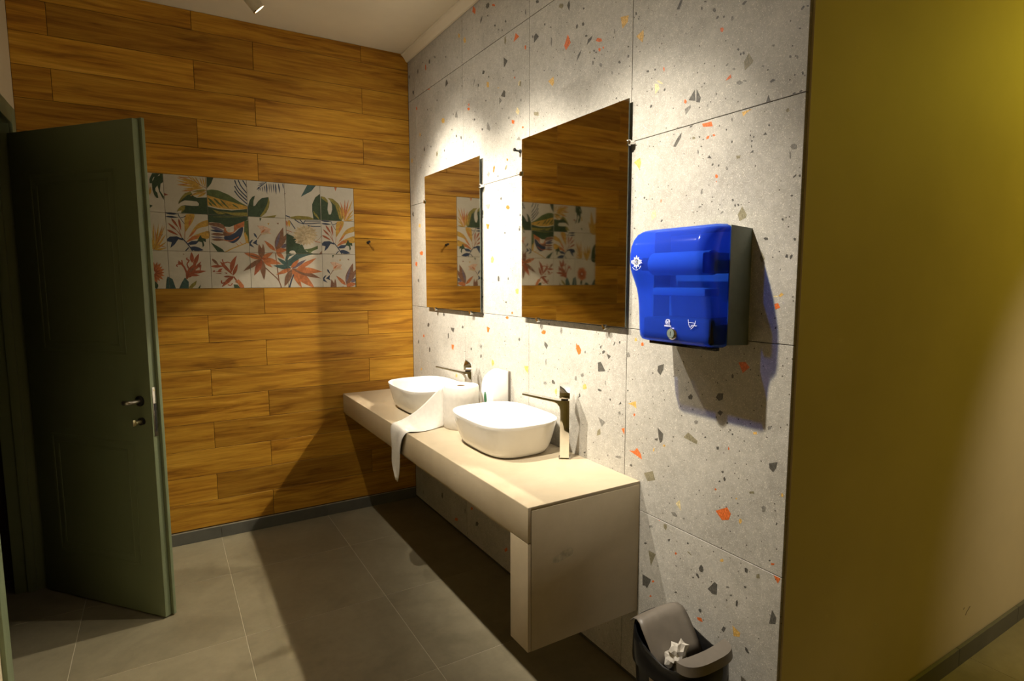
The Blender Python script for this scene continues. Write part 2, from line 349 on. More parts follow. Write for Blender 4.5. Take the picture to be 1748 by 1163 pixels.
('o',[(-15460,12440),(-15370,12370),(-15190,12370),(-15110,12440),(-15280,12550),(-15460,12520)]),
('o',[(-12020,12910),(-12160,12990),(-12270,12980),(-12360,12900),(-12180,12830)]),
('o',[(-1880,11080),(-1740,11100),(-1720,11160),(-1810,11260),(-1910,11260),(-1940,11140)]),
('o',[(-12740,13190),(-12710,13100),(-12600,13100),(-12580,13180),(-12650,13230)]),
('o',[(-10160,12350),(-10480,12290),(-10340,12050),(-10200,12070)]),
('o',[(-5920,11020),(-6270,11020),(-6140,10700),(-5970,10800)]),
('o',[(-17610,12200),(-17920,11990),(-17910,11810),(-17760,11740),(-17620,11960)]),
('y',[(-13720,10760),(-14080,10820),(-14060,10450),(-13800,10600)]),
('y',[(-10880,10650),(-10920,10540),(-10780,10390),(-10670,10420),(-10640,10590),(-10690,10740)]),
('y',[(-1490,8970),(-1230,8860),(-1160,8900),(-1220,9040),(-1440,9060)]),
('y',[(-18280,10610),(-18330,10470),(-18180,10400),(-18080,10420),(-18100,10570)]),
('y',[(-16300,9890),(-16180,9980),(-16220,10100),(-16320,10060)]),
('y',[(-6520,9420),(-6640,9370),(-6650,9250),(-6470,9170),(-6400,9250)]),
('d',[(-26040,15860),(-26060,15810),(-25960,15800),(-25910,15860),(-25970,15880)]),
('d',[(-26660,15390),(-26660,15300),(-26580,15320),(-26610,15400)]),
('d',[(-26720,15350),(-26760,15390),(-26800,15370),(-26780,15310),(-26740,15260),(-26720,15290)]),
('d',[(-26870,15790),(-26860,15740),(-26820,15740),(-26790,15790),(-26820,15820)]),
('d',[(-26390,13460),(-26420,13480),(-26430,13440),(-26400,13400),(-26370,13410)]),
('d',[(-26450,14970),(-26440,15020),(-26460,15030),(-26470,15000)]),
('d',[(-26830,14270),(-26840,14300),(-26880,14300),(-26890,14280),(-26860,14270)]),
('d',[(-26760,12640),(-26770,12670),(-26790,12660),(-26790,12640),(-26780,12620)]),
('l',[(-25870,15500),(-25980,15300),(-25900,15200),(-25820,15310)]),
('o',[(-26330,14080),(-26440,14110),(-26510,13990),(-26370,13930)]),
('y',[(-26520,14390),(-26600,14340),(-26500,14270),(-26440,14300)]),
('p',[(-26420,14300),(-26430,14270),(-26350,14260),(-26290,14280),(-26340,14310)]),
('o',[(-25270,12360),(-25500,12400),(-25650,12260),(-25430,12070)]),
('d',[(-19120,12250),(-19180,12200),(-19140,12120),(-19090,12170)]),
('d',[(-19410,12050),(-19330,11970),(-19240,11980),(-19220,12030),(-19330,12090)]),
('d',[(-20240,12490),(-20230,12450),(-20180,12410),(-20150,12440),(-20160,12490),(-20200,12520)]),
('d',[(-19940,12470),(-19960,12440),(-19860,12310),(-19860,12370)]),
('d',[(-19750,10310),(-19770,10260),(-19740,10220),(-19690,10250),(-19690,10310)]),
('d',[(-20690,10790),(-20720,10780),(-20700,10750),(-20640,10740),(-20630,10760),(-20640,10780)]),
('d',[(-21850,11580),(-21870,11610),(-21910,11580),(-21890,11540),(-21870,11540)]),
('d',[(-19240,10540),(-19200,10490),(-19040,10490),(-19010,10560),(-19140,10570)]),
('d',[(-18180,7820),(-18180,7870),(-18310,7900),(-18280,7820)]),
('d',[(-19620,8080),(-19620,8110),(-19650,8150),(-19670,8150),(-19670,8080),(-19660,8060)]),
('d',[(-20850,8040),(-20860,8100),(-20950,8130),(-20990,8070),(-20960,8040)]),
('d',[(-22740,8560),(-22720,8530),(-22670,8530),(-22680,8550)]),
('d',[(-22900,9570),(-22840,9570),(-22860,9610),(-22910,9610)]),
('d',[(-21310,9110),(-21280,9110),(-21260,9130),(-21280,9150),(-21320,9150)]),
('d',[(-15990,10300),(-15920,10410),(-16030,10480),(-16180,10370),(-16160,10290)]),
('d',[(-19480,11980),(-19720,11910),(-19580,11790)]),
('d',[(-18980,11570),(-19110,11620),(-19410,11300),(-19000,11240)]),
('d',[(-17880,10220),(-17930,10070),(-17780,9990)]),
('d',[(-20300,10310),(-20340,10220),(-20200,10170)]),
('g',[(-19040,9470),(-19490,9360),(-19260,9130)]),
('g',[(-20280,9940),(-20340,9830),(-20210,9800),(-20170,9880)]),
('d',[(-22110,11850),(-22380,11950),(-22360,11750),(-22230,11550),(-22090,11670)]),
('d',[(-22160,9750),(-22430,9590),(-22410,9360),(-22290,9240),(-22230,9400)]),
('d',[(-22020,9310),(-22200,9390),(-22170,9280)]),
('g',[(-20720,12110),(-20730,12050),(-20650,11960),(-20580,11980),(-20540,12100),(-20640,12170)]),
('g',[(-18140,10940),(-18040,10860),(-17930,10910),(-17930,10990),(-18060,11030)]),
('g',[(-17690,10690),(-17600,10670),(-17570,10780),(-17600,10860),(-17680,10840)]),
('g',[(-20030,8150),(-20170,8250),(-20420,8260),(-20330,8160)]),
('l',[(-18970,8710),(-19020,8930),(-19180,9050),(-19200,8820)]),
('o',[(-17760,11780),(-17590,11990),(-17790,12150),(-17950,11910)]),
('o',[(-21340,12580),(-21400,12560),(-21420,12470),(-21310,12440),(-21280,12520)]),
('o',[(-21060,9920),(-21010,9900),(-20980,9960),(-21020,10010),(-21080,9990)]),
('o',[(-20370,9300),(-20540,9380),(-20530,9120)]),
('o',[(-20800,8600),(-21070,8650),(-21200,8800),(-21400,8620),(-21460,8440),(-21180,8510)]),
('y',[(-20690,10300),(-21090,10460),(-21130,10200),(-20920,10280)]),
('y',[(-18220,10650),(-18320,10520),(-18120,10410),(-18070,10540)]),
('y',[(-16160,10040),(-16270,10150),(-16310,10110),(-16330,9960),(-16260,9850),(-16160,9950)]),
('y',[(-21990,8930),(-22020,8940),(-22040,8900),(-22000,8870),(-21960,8890)]),
('y',[(-22530,9230),(-22540,9180),(-22460,9150),(-22440,9210)]),
('y',[(-21010,12570),(-20960,12600),(-20990,12700),(-21050,12700),(-21100,12610)]),
('l',[(-21590,8000),(-21990,8170),(-22110,7900),(-21750,7780)]),
('d',[(-22160,9750),(-22420,9560),(-22390,9310),(-22290,9230)]),
('l',[(-23310,9680),(-23500,9890),(-23880,9700),(-23860,9580)]),
('d',[(-26390,9670),(-26650,9780),(-26620,9600),(-26530,9450),(-26410,9540)]),
('o',[(-24660,7700),(-25080,7950),(-25220,7800),(-25150,7590),(-24910,7490)]),
('l',[(-21570,7970),(-21990,8180),(-22120,7900),(-21760,7740)]),
('d',[(-23560,11140),(-23640,11080),(-23610,10970),(-23480,10960),(-23450,11040)]),
('d',[(-24790,11370),(-24770,11180),(-24640,11110),(-24520,11200),(-24600,11340)]),
('d',[(-24720,10670),(-24600,10740),(-24690,10840),(-24800,10800)]),
('d',[(-24700,9720),(-24700,9630),(-24620,9610),(-24610,9700)]),
('d',[(-24860,8940),(-24810,8980),(-24880,9030),(-24920,8990)]),
('d',[(-24730,8640),(-24740,8670),(-24790,8700),(-24800,8640)]),
('d',[(-24940,8710),(-24900,8780),(-24920,8850),(-24960,8840),(-24990,8800),(-24980,8750)]),
('d',[(-24180,9920),(-24220,9900),(-24200,9870),(-24150,9860),(-24130,9880)]),
('d',[(-25130,10200),(-25140,10230),(-25180,10240),(-25200,10210),(-25160,10180)]),
('d',[(-25600,10100),(-25560,10080),(-25540,10110),(-25590,10130)]),
('d',[(-26740,8070),(-26720,8010),(-26680,8010),(-26700,8090)]),
('d',[(-25090,12000),(-25130,11950),(-25120,11870),(-25060,11870),(-25050,11960)]),
('d',[(-22760,6010),(-22800,6060),(-22850,6080),(-22870,6060),(-22830,5980),(-22790,5970)]),
('d',[(-23610,6270),(-23660,6270),(-23660,6220),(-23600,6210),(-23580,6220)]),
('d',[(-21680,5490),(-21750,5520),(-21800,5500),(-21740,5440),(-21650,5430)]),
('d',[(-24140,5710),(-24200,5770),(-24280,5690),(-24250,5540),(-24180,5500),(-24100,5590)]),
('d',[(-25810,6380),(-25880,6350),(-25860,6230),(-25780,6240),(-25760,6350)]),
('d',[(-24000,5400),(-24100,5360),(-24120,5270),(-24000,5320)]),
('d',[(-24720,5430),(-24790,5380),(-24710,5300),(-24640,5330)]),
('d',[(-22840,9590),(-22880,9610),(-22910,9610),(-22910,9580),(-22850,9560)]),
('d',[(-25060,10290),(-25050,10340),(-25070,10350),(-25100,10340),(-25100,10300),(-25070,10280)]),
('d',[(-26570,6950),(-26580,6920),(-26560,6900),(-26520,6890),(-26520,6910),(-26540,6930)]),
('d',[(-22070,9280),(-22070,9340),(-22150,9370),(-22190,9320)]),
('d',[(-23190,5280),(-23170,5240),(-23130,5240),(-23150,5290)]),
('d',[(-22670,8540),(-22700,8570),(-22730,8560),(-22720,8530),(-22690,8520)]),
('d',[(-24940,10480),(-24940,10540),(-24980,10550),(-25010,10510),(-24970,10470)]),
('g',[(-23890,10320),(-23860,10240),(-23760,10210),(-23720,10300),(-23800,10350)]),
('g',[(-23120,6930),(-22950,6940),(-22870,7030),(-23060,7070),(-23150,6990)]),
('g',[(-26360,10730),(-26400,10690),(-26390,10640),(-26320,10600),(-26290,10680)]),
('g',[(-26220,8350),(-26280,8420),(-26360,8400),(-26330,8250),(-26260,8220)]),
('g',[(-21890,6110),(-21890,6190),(-22000,6240),(-22070,6190)]),
('g',[(-23450,7040),(-23480,7010),(-23420,6970),(-23380,6980),(-23400,7020)]),
('l',[(-22670,6330),(-22620,6320),(-22550,6410),(-22560,6490),(-22680,6530),(-22720,6450)]),
('l',[(-25950,8730),(-25980,8670),(-25820,8620),(-25800,8670)]),
('l',[(-23790,5920),(-23770,5890),(-23610,5940),(-23640,5980)]),
('l',[(-26250,6390),(-26280,6260),(-26160,6220),(-26160,6340)]),
('l',[(-21880,5280),(-22230,5280),(-22010,4760)]),
('d',[(-21610,4280),(-22040,4270),(-21830,3950),(-21630,3860)]),
('o',[(-24670,8390),(-24670,8350),(-24600,8330),(-24610,8400)]),
('o',[(-23130,5640),(-23080,5650),(-23120,5740),(-23190,5700)]),
('o',[(-26710,6900),(-26680,6840),(-26600,6810),(-26600,6870)]),
('o',[(-25060,9700),(-25030,9720),(-25040,9810),(-25080,9760)]),
('o',[(-22320,6550),(-22370,6580),(-22390,6550),(-22350,6520)]),
('o',[(-22080,4210),(-22100,4260),(-22170,4300),(-22200,4270),(-22120,4200)]),
('o',[(-26690,6560),(-26910,6590),(-26830,6370)]),
('y',[(-25850,10430),(-25960,10470),(-25980,10400),(-25860,10370)]),
('y',[(-25370,8300),(-25350,8320),(-25380,8350),(-25410,8350),(-25420,8310)]),
('y',[(-25500,7650),(-25510,7740),(-25570,7780),(-25610,7720),(-25590,7660),(-25540,7610)]),
('y',[(-26830,8970),(-26870,8930),(-26870,8870),(-26820,8850),(-26800,8870),(-26800,8930)]),
('y',[(-24980,6300),(-25020,6280),(-25020,6240),(-24980,6190),(-24890,6180),(-24900,6230)]),
('y',[(-22520,9230),(-22530,9200),(-22470,9160),(-22420,9180),(-22470,9240)]),
('y',[(-22000,9000),(-22050,9000),(-22040,8890),(-22000,8900)]),
('p',[(-23060,7390),(-23240,7570),(-23300,7220)]),
('d',[(-24730,5440),(-24830,5400),(-24820,5060),(-24670,5010),(-24470,5090)]),
('d',[(-24190,5760),(-24300,5630),(-24230,5520),(-24110,5540)]),
('d',[(-21640,4280),(-22030,4220),(-21850,3850),(-21680,3970)]),
('d',[(-26700,5540),(-26840,5370),(-26820,5170),(-26620,5080)]),
('y',[(-25430,4390),(-25710,4300),(-25690,4160),(-25480,4080)]),
('o',[(-24080,3950),(-24270,4020),(-24330,3900),(-24130,3870)]),
('d',[(-25560,5270),(-25590,5200),(-25570,5050),(-25520,5060),(-25510,5190)]),
('d',[(-26030,3830),(-25960,3830),(-25890,3880),(-25890,3970),(-25960,3960),(-26030,3880)]),
('d',[(-25110,4190),(-25200,4180),(-25130,4000),(-25040,4040)]),
('d',[(-24260,4220),(-24220,4170),(-24160,4190),(-24140,4240),(-24200,4300),(-24260,4290)]),
('d',[(-25850,5790),(-25800,5740),(-25760,5770),(-25780,5810),(-25850,5820)]),
('d',[(-23210,4340),(-23120,4310),(-23120,4340),(-23180,4380),(-23240,4390)]),
('d',[(-24090,5390),(-24140,5310),(-24100,5260),(-24040,5300),(-24030,5420)]),
('d',[(-23880,5160),(-23850,5170),(-23860,5210),(-23910,5230),(-23920,5200)]),
('d',[(-25220,5070),(-25200,5030),(-25160,5070),(-25180,5110)]),
('g',[(-25370,5290),(-25330,5260),(-25290,5260),(-25290,5300),(-25360,5340),(-25380,5330)]),
('g',[(-25140,5490),(-25220,5530),(-25280,5520),(-25250,5480),(-25160,5450)]),
('o',[(-21970,3620),(-22030,3700),(-22090,3680),(-22050,3630)]),
('d',[(-4420,1440),(-4320,1300),(-4180,1440),(-4290,1720),(-4400,1660)]),
('d',[(-7470,1770),(-7510,1690),(-7470,1510),(-7420,1480),(-7410,1700)]),
('d',[(-9100,1480),(-8940,1280),(-8710,1240),(-8780,1480),(-8950,1560)]),
('d',[(-7580,340),(-7640,440),(-7780,480),(-7720,360)]),
('d',[(-6920,150),(-7050,240),(-7110,180),(-7000,70),(-6920,70)]),
('d',[(-1150,780),(-1280,860),(-1310,680),(-1180,590)]),
('o',[(-8390,2030),(-8210,1960),(-8150,1970),(-8190,2100),(-8310,2150),(-8440,2140)]),
('o',[(-6320,820),(-6470,810),(-6450,670),(-6220,590),(-6050,580),(-6160,760)]),
('o',[(-11940,1050),(-11860,1170),(-12110,1380),(-12180,1240)]),
]
PRINTS={
(0,0):[('dg',[(-988,988),(-581,988),(-580,957),(-663,820),(-920,735),(-988,730)]),
('ye',[(-167,988),(-153,847),(-257,988)]),
('ye',[(-154,988),(-153,847),(-223,988)]),
('ye',[(-126,988),(-153,847),(-194,988)]),
('ye',[(-79,988),(-153,847),(-157,988)]),
('ye',[(-153,847),(-132,988),(-27,988),(-32,979)]),
('or',[(375,-156),(445,-206),(505,-236),(575,-236),(645,-216),(715,-186),(785,-146),(725,-116),(655,-86),(585,-66),(515,-66),(445,-96)]),
('or',[(365,-176),(415,-256),(485,-306),(545,-326),(625,-336),(705,-336),(785,-326),(725,-266),(665,-216),(605,-176),(535,-146),(455,-146)]),
('or',[(365,-196),(385,-296),(435,-366),(495,-416),(565,-456),(635,-486),(715,-516),(675,-426),(635,-356),(585,-286),(525,-236),(455,-196)]),
('or',[(345,-206),(335,-306),(355,-386),(395,-456),(445,-506),(505,-556),(565,-596),(555,-516),(535,-426),(515,-356),(475,-296),(425,-236)]),
('or',[(325,-216),(295,-316),(295,-406),(315,-486),(345,-566),(385,-636),(435,-706),(445,-616),(455,-526),(445,-436),(435,-356),(395,-286)]),
('or',[(305,-226),(255,-316),(225,-406),(225,-496),(225,-586),(255,-676),(275,-766),(315,-676),(345,-586),(365,-496),(365,-406),(355,-316)]),
('or',[(285,-216),(215,-276),(175,-346),(145,-426),(135,-506),(135,-586),(135,-676),(185,-616),(235,-546),(275,-476),(305,-396),(305,-316)]),
('or',[(265,-216),(185,-246),(125,-296),(75,-366),(45,-446),(15,-536),(-5,-616),(65,-576),(125,-526),(185,-466),(235,-396),(265,-316)]),
('or',[(255,-196),(165,-196),(85,-236),(25,-286),(-35,-356),(-85,-426),(-135,-506),(-55,-486),(25,-456),(105,-416),(165,-366),(215,-296)]),
('or',[(245,-176),(175,-146),(105,-146),(35,-166),(-25,-216),(-85,-266),(-145,-326),(-75,-326),(-5,-336),(65,-326),(135,-296),(195,-256)]),
('or',[(245,-156),(175,-96),(105,-66),(35,-66),(-35,-86),(-115,-116),(-185,-156),(-115,-186),(-45,-216),(25,-236),(95,-236),(175,-206)]),
('or',[(255,-126),(195,-46),(135,4),(65,34),(-15,44),(-95,44),(-175,34),(-115,-26),(-55,-76),(15,-126),(85,-156),(165,-156)]),
('or',[(265,-106),(245,-16),(205,54),(145,104),(85,134),(15,154),(-55,174),(-15,94),(15,24),(55,-36),(115,-76),(175,-106)]),
('or',[(275,-96),(285,14),(255,94),(225,164),(165,224),(105,274),(45,314),(55,224),(75,144),(105,64),(145,-6),(195,-56)]),
('or',[(295,-76),(325,24),(325,114),(305,204),(275,284),(225,354),(185,424),(175,334),(165,234),(165,144),(185,64),(225,-16)]),
('or',[(315,-76),(365,4),(395,84),(405,164),(385,244),(365,324),(345,404),(305,324),(275,244),(255,164),(255,84),(265,4)]),
('or',[(335,-76),(405,-16),(455,54),(485,134),(495,224),(495,314),(495,404),(445,334),(395,264),(345,184),(325,104),(315,14)]),
('or',[(355,-96),(435,-56),(505,4),(555,84),(595,164),(625,254),(645,344),(575,294),(505,244),(445,174),(395,104),(365,14)]),
('or',[(365,-106),(445,-106),(515,-76),(575,-36),(625,34),(675,104),(715,174),(645,154),(565,134),(505,104),(445,54),(395,-16)]),
('or',[(375,-126),(455,-156),(535,-156),(605,-126),(675,-86),(735,-26),(805,34),(725,44),(645,44),(565,34),(495,4),(435,-46)]),
('rd',[(355,-166),(395,-196),(445,-226),(485,-236),(535,-236),(585,-236),(635,-226),(595,-196),(545,-176),(505,-156),(455,-146),(405,-146)]),
('rd',[(345,-186),(365,-246),(385,-286),(425,-326),(465,-356),(505,-386),(545,-406),(525,-356),(495,-306),(465,-266),(435,-236),(395,-206)]),
('rd',[(325,-206),(315,-266),(315,-316),(325,-376),(345,-426),(365,-466),(395,-516),(395,-456),(395,-406),(395,-346),(385,-296),(355,-246)]),
('rd',[(295,-206),(265,-256),(245,-306),(225,-356),(225,-416),(225,-476),(225,-526),(245,-476),(275,-426),(295,-376),(305,-316),(305,-266)]),
('rd',[(275,-196),(225,-216),(185,-246),(155,-286),(125,-336),(95,-386),(75,-436),(115,-406),(165,-376),(205,-346),(235,-296),(265,-256)]),
('rd',[(265,-166),(215,-156),(165,-166),(115,-186),(75,-206),(35,-236),(-15,-276),(35,-276),(85,-266),(135,-256),(185,-236),(225,-216)]),
('rd',[(265,-136),(225,-106),(185,-76),(135,-66),(85,-66),(45,-66),(-5,-76),(35,-106),(75,-126),(115,-146),(165,-156),(215,-156)]),
('rd',[(275,-116),(265,-56),(235,-16),(205,24),(165,54),(125,84),(75,104),(105,54),(125,4),(155,-36),(185,-76),(225,-96)]),
('rd',[(295,-96),(305,-36),(305,24),(295,74),(275,124),(255,164),(225,214),(225,154),(225,104),(225,44),(245,-6),(265,-56)]),
('rd',[(325,-96),(355,-46),(385,4),(395,64),(395,114),(405,174),(395,224),(375,174),(345,124),(325,74),(315,24),(315,-36)]),
('rd',[(345,-106),(395,-86),(435,-56),(465,-6),(495,34),(525,84),(545,144),(505,114),(465,74),(425,44),(385,4),(365,-46)]),
('rd',[(355,-136),(405,-146),(455,-136),(505,-116),(545,-96),(595,-56),(635,-26),(585,-26),(535,-36),(485,-46),(445,-56),(395,-86)]),
('dg',[(376,-988),(415,-988),(455,-916),(475,-836),(465,-766),(425,-706),(385,-646),(335,-596),(305,-676),(285,-756),(275,-826),(295,-896),(325,-956)]),
('sg',[(-988,-518),(-889,-613),(-776,-780),(-687,-962),(-677,-988),(-948,-988),(-988,-968)]),
('sg',[(-352,-988),(-341,-935),(-282,-880),(-194,-829),(-93,-779),(-22,-852),(36,-923),(63,-988)]),
('sg',[(925,-356),(988,-393),(988,-988),(907,-988),(815,-986),(865,-596)])],
(0,1):[('rd',[(115,384),(185,494),(205,594),(205,684),(185,784),(145,884),(105,974),(65,874),(35,764),(15,664),(15,574),(45,474)]),
('rd',[(175,234),(285,314),(365,414),(405,524),(435,634),(455,764),(465,894),(375,804),(295,704),(225,604),(185,494),(155,374)]),
('rd',[(-165,-446),(25,-376),(145,-266),(225,-136),(265,34),(285,204),(305,384),(155,294),(25,184),(-85,64),(-155,-76),(-195,-236)]),
('rd',[(-125,-206),(-135,-146),(-155,-66),(-185,24),(-215,104),(-245,174),(-275,234),(-315,294),(-355,344),(-415,384),(-475,404),(-515,414),(-555,424),(-575,334),(-545,324),(-495,304),(-455,294),(-415,264),(-385,224),(-355,174),(-315,124),(-295,54),(-265,-16),(-245,-96),(-225,-176),(-205,-236)]),
('rd',[(-385,334),(-435,324),(-505,314),(-575,304),(-635,284),(-655,234),(-645,194),(-625,164),(-615,144),(-575,164),(-585,184),(-595,224),(-605,244),(-605,244),(-575,254),(-505,264),(-435,274),(-385,284)]),
('rd',[(-375,364),(-525,504),(-555,464),(-405,324)]),
('rd',[(-325,314),(-345,534),(-405,524),(-385,304)]),
('rd',[(-25,64),(-45,114),(-75,184),(-95,254),(-105,304),(-95,344),(-55,394),(-25,444),(5,504),(-25,554),(-65,574),(-105,584),(-115,594),(-115,584),(-105,604),(-95,624),(-75,634),(-125,674),(-135,664),(-155,634),(-175,604),(-165,554),(-135,524),(-95,504),(-65,494),(-55,494),(-65,484),(-105,434),(-145,384),(-165,304),(-155,234),(-135,144),(-95,74),(-85,24)]),
('rd',[(-15,-146),(115,-186),(245,-196),(375,-186),(505,-156),(645,-106),(775,-56),(635,-36),(505,-26),(375,-16),(245,-36),(115,-76)]),
('rd',[(-85,-256),(-5,-316),(85,-346),(165,-346),(265,-346),(355,-316),(445,-296),(355,-256),(275,-226),(185,-206),(95,-196),(5,-216)]),
('rd',[(225,4),(315,54),(385,124),(435,194),(475,284),(515,374),(545,464),(465,404),(395,344),(335,284),(285,204),(245,114)]),
('rd',[(355,24),(395,84),(445,164),(505,234),(505,244),(495,234),(475,144),(455,44),(435,-26),(495,-36),(505,34),(525,134),(545,234),(525,304),(465,274),(405,204),(355,114),(315,64)]),
('br',[(-75,-146),(-5,-126),(55,-86),(105,-36),(155,24),(195,94),(235,164),(175,124),(105,94),(45,44),(-5,-6),(-45,-66)]),
('rd',[(-225,-226),(-225,-486),(-135,-486),(-135,-216)]),
('sg',[(-988,-988),(-988,-407),(-855,-486),(-727,-988)]),
('sg',[(-275,-406),(-105,-636),(-125,-988),(-572,-988),(-435,-676)]),
('ol',[(-145,-976),(25,-756),(285,-566),(225,-796),(45,-986)]),
('dg',[(404,-988),(318,-988),(465,-776),(415,-986)]),
('br',[(-305,864),(-235,844),(-265,794)])],
(0,2):[('ye',[(-255,988),(-245,964),(-202,988)]),
('dg',[(-268,988),(-265,984),(-615,984),(-618,988)]),
('br',[(-935,624),(-915,524),(-865,454),(-815,384),(-745,334),(-665,284),(-595,244),(-625,334),(-665,414),(-715,494),(-775,554),(-845,604)]),
('rd',[(-988,215),(-988,192),(-905,154),(-785,134),(-665,134),(-555,154),(-435,184),(-315,214),(-425,244),(-545,264),(-665,284),(-775,274),(-895,254)]),
('rd',[(-545,484),(-475,314),(-395,164),(-285,34),(-165,-76),(-35,-186),(95,-296),(5,-136),(-75,14),(-175,154),(-275,284),(-395,394)]),
('rd',[(-445,584),(-435,554),(-425,484),(-405,424),(-365,374),(-315,374),(-255,384),(-205,404),(-155,414),(-125,404),(-85,394),(-55,374),(-35,364),(-5,414),(-25,434),(-65,444),(-105,464),(-155,474),(-215,464),(-265,444),(-315,434),(-335,434),(-355,454),(-375,504),(-375,564),(-385,604)]),
('rd',[(-385,394),(-335,244),(-285,264),(-325,414)]),
('rd',[(-5,-136),(85,4),(155,164),(205,324),(245,494),(285,664),(335,824),(195,694),(75,554),(-15,404),(-55,244),(-55,64)]),
('rd',[(85,-296),(185,-206),(255,-106),(305,4),(335,124),(345,244),(365,374),(275,274),(205,184),(145,74),(95,-36),(75,-156)]),
('rd',[(-865,4),(-875,-26),(-905,-66),(-925,-116),(-885,-186),(-815,-186),(-735,-166),(-645,-156),(-575,-146),(-535,-156),(-505,-176),(-465,-206),(-415,-226),(-355,-226),(-295,-226),(-245,-226),(-205,-226),(-205,-136),(-245,-136),(-295,-136),(-345,-136),(-385,-136),(-425,-116),(-455,-96),(-505,-66),(-565,-56),(-645,-56),(-735,-76),(-815,-96),(-855,-96),(-845,-116),(-835,-106),(-815,-76),(-795,-46)]),
('rd',[(-675,-96),(-615,-106),(-555,-96),(-515,-56),(-485,-16),(-455,34),(-425,94),(-475,84),(-535,74),(-585,54),(-625,14),(-655,-36)]),
('rd',[(-395,-356),(-315,-396),(-235,-406),(-155,-406),(-75,-396),(5,-376),(85,-356),(5,-336),(-75,-316),(-155,-306),(-235,-306),(-315,-326)]),
('rd',[(85,-336),(-55,-376),(-185,-456),(-285,-556),(-375,-676),(-455,-806),(-525,-936),(-395,-876),(-275,-796),(-155,-716),(-55,-616),(35,-496)]),
('rd',[(-535,-566),(-545,-596),(-545,-646),(-545,-706),(-505,-756),(-445,-756),(-375,-726),(-315,-696),(-275,-676),(-295,-616),(-335,-636),(-395,-666),(-455,-686),(-485,-686),(-485,-686),(-485,-646),(-475,-606),(-475,-566)]),
('rd',[(-225,-826),(-195,-846),(-155,-856),(-105,-876),(-55,-876),(-15,-846),(15,-806),(45,-766),(55,-736),(15,-716),(-5,-736),(-25,-776),(-45,-806),(-65,-826),(-95,-826),(-135,-806),(-175,-786),(-205,-776)]),
('rd',[(75,-316),(45,-346),(25,-386),(15,-426),(15,-466),(15,-506),(25,-546),(45,-516),(65,-476),(85,-436),(95,-396),(85,-356)]),
('rd',[(75,-376),(115,-436),(175,-526),(235,-626),(295,-716),(345,-786),(395,-856),(435,-916),(465,-956),(525,-906),(495,-856),(455,-806),(405,-736),(355,-666),(295,-576),(235,-486),(175,-396),(135,-326)]),
('or',[(365,-506),(605,-846),(629,-988),(408,-988),(325,-766),(165,-646)]),
('dg',[(119,-988),(85,-786),(285,-806),(426,-988)]),
('or',[(988,974),(865,974),(695,974),(825,864),(965,764),(988,749)]),
('br',[(988,341),(895,254),(755,104),(605,-66),(805,14),(988,91)]),
('br',[(988,882),(975,884),(855,904),(965,854),(988,846)])],
(0,3):[('or',[(420,988),(425,954),(475,854),(545,784),(645,734),(745,694),(855,664),(815,774),(765,874),(705,964),(681,988)]),
('br',[(-375,664),(-305,824),(-285,974),(-287,988),(-557,988),(-545,904),(-485,784)]),
('br',[(-285,774),(-225,904),(-211,988),(-351,988),(-335,894)]),
('br',[(345,974),(345,844),(365,664),(385,464),(395,254),(415,24),(435,-226),(455,-466),(475,-626),(525,-616),(515,-456),(495,-226),(475,34),(455,264),(435,464),(415,674),(405,854),(395,984)]),
('br',[(-235,134),(-165,64),(-65,-36),(55,-156),(155,-256),(245,-346),(325,-426),(395,-506),(455,-596),(505,-706),(545,-836),(565,-946),(574,-988),(638,-988),(625,-936),(595,-816),(555,-686),(505,-566),(435,-466),(365,-386),(275,-306),(195,-216),(85,-116),(-25,4),(-125,104),(-205,174)]),
('or',[(-375,664),(-495,814),(-645,904),(-795,954),(-965,974),(-988,974),(-988,734),(-895,674),(-735,624),(-565,614)]),
('or',[(-375,664),(-235,654),(-115,684),(-15,754),(75,834),(165,934),(204,988),(-22,988),(-115,954),(-225,894),(-305,794)]),
('or',[(-375,664),(-235,504),(-85,404),(85,354),(275,344),(465,354),(655,374),(505,484),(345,594),(185,674),(15,724),(-175,724)]),
('or',[(-325,624),(-295,494),(-235,394),(-155,314),(-55,254),(45,204),(155,164),(105,274),(45,374),(-15,474),(-95,544),(-195,604)]),
('br',[(-375,624),(-465,414),(-495,214),(-485,14),(-435,-176),(-375,-366),(-305,-556),(-255,-356),(-215,-156),(-195,54),(-205,244),(-265,444)]),
('rd',[(-375,624),(-545,514),(-655,374),(-735,224),(-775,54),(-805,-126),(-825,-306),(-695,-186),(-575,-56),(-465,84),(-395,244),(-355,424)]),
('br',[(-375,664),(-585,614),(-775,524),(-945,404),(-988,364),(-988,103),(-825,194),(-655,314),(-505,464)]),
('br',[(-455,694),(-565,754),(-675,804),(-795,834),(-905,864),(-988,878),(-988,837),(-925,814),(-815,764),(-695,734),(-585,704)]),
('rd',[(-425,664),(-385,624),(-335,604),(-285,604),(-235,624),(-195,644),(-145,664),(-195,684),(-235,704),(-285,714),(-335,714),(-375,694)]),
('dg',[(948,988),(988,988),(988,925),(945,924)]),
('sg',[(965,914),(988,915),(988,358),(875,584)]),
('sg',[(988,278),(885,314),(725,334),(555,324),(385,304),(215,274),(365,204),(525,134),(685,84),(845,64),(988,80)]),
('sg',[(988,269),(988,423),(915,504),(815,574),(695,634),(575,684),(445,724),(525,604),(605,504),(695,404),(795,334),(915,274)]),
('or',[(988,115),(875,94),(735,34),(605,-46),(475,-146),(345,-246),(505,-236),(655,-206),(805,-176),(945,-116),(988,-88)]),
('br',[(988,-127),(925,-206),(855,-366),(815,-546),(795,-736),(785,-936),(925,-796),(988,-722)])],
(0,4):[('dg',[(-988,988),(725,988),(955,964),(-988,925)]),
('sg',[(-988,916),(485,974),(55,854),(-325,694),(-755,304),(-935,204),(-988,310)]),
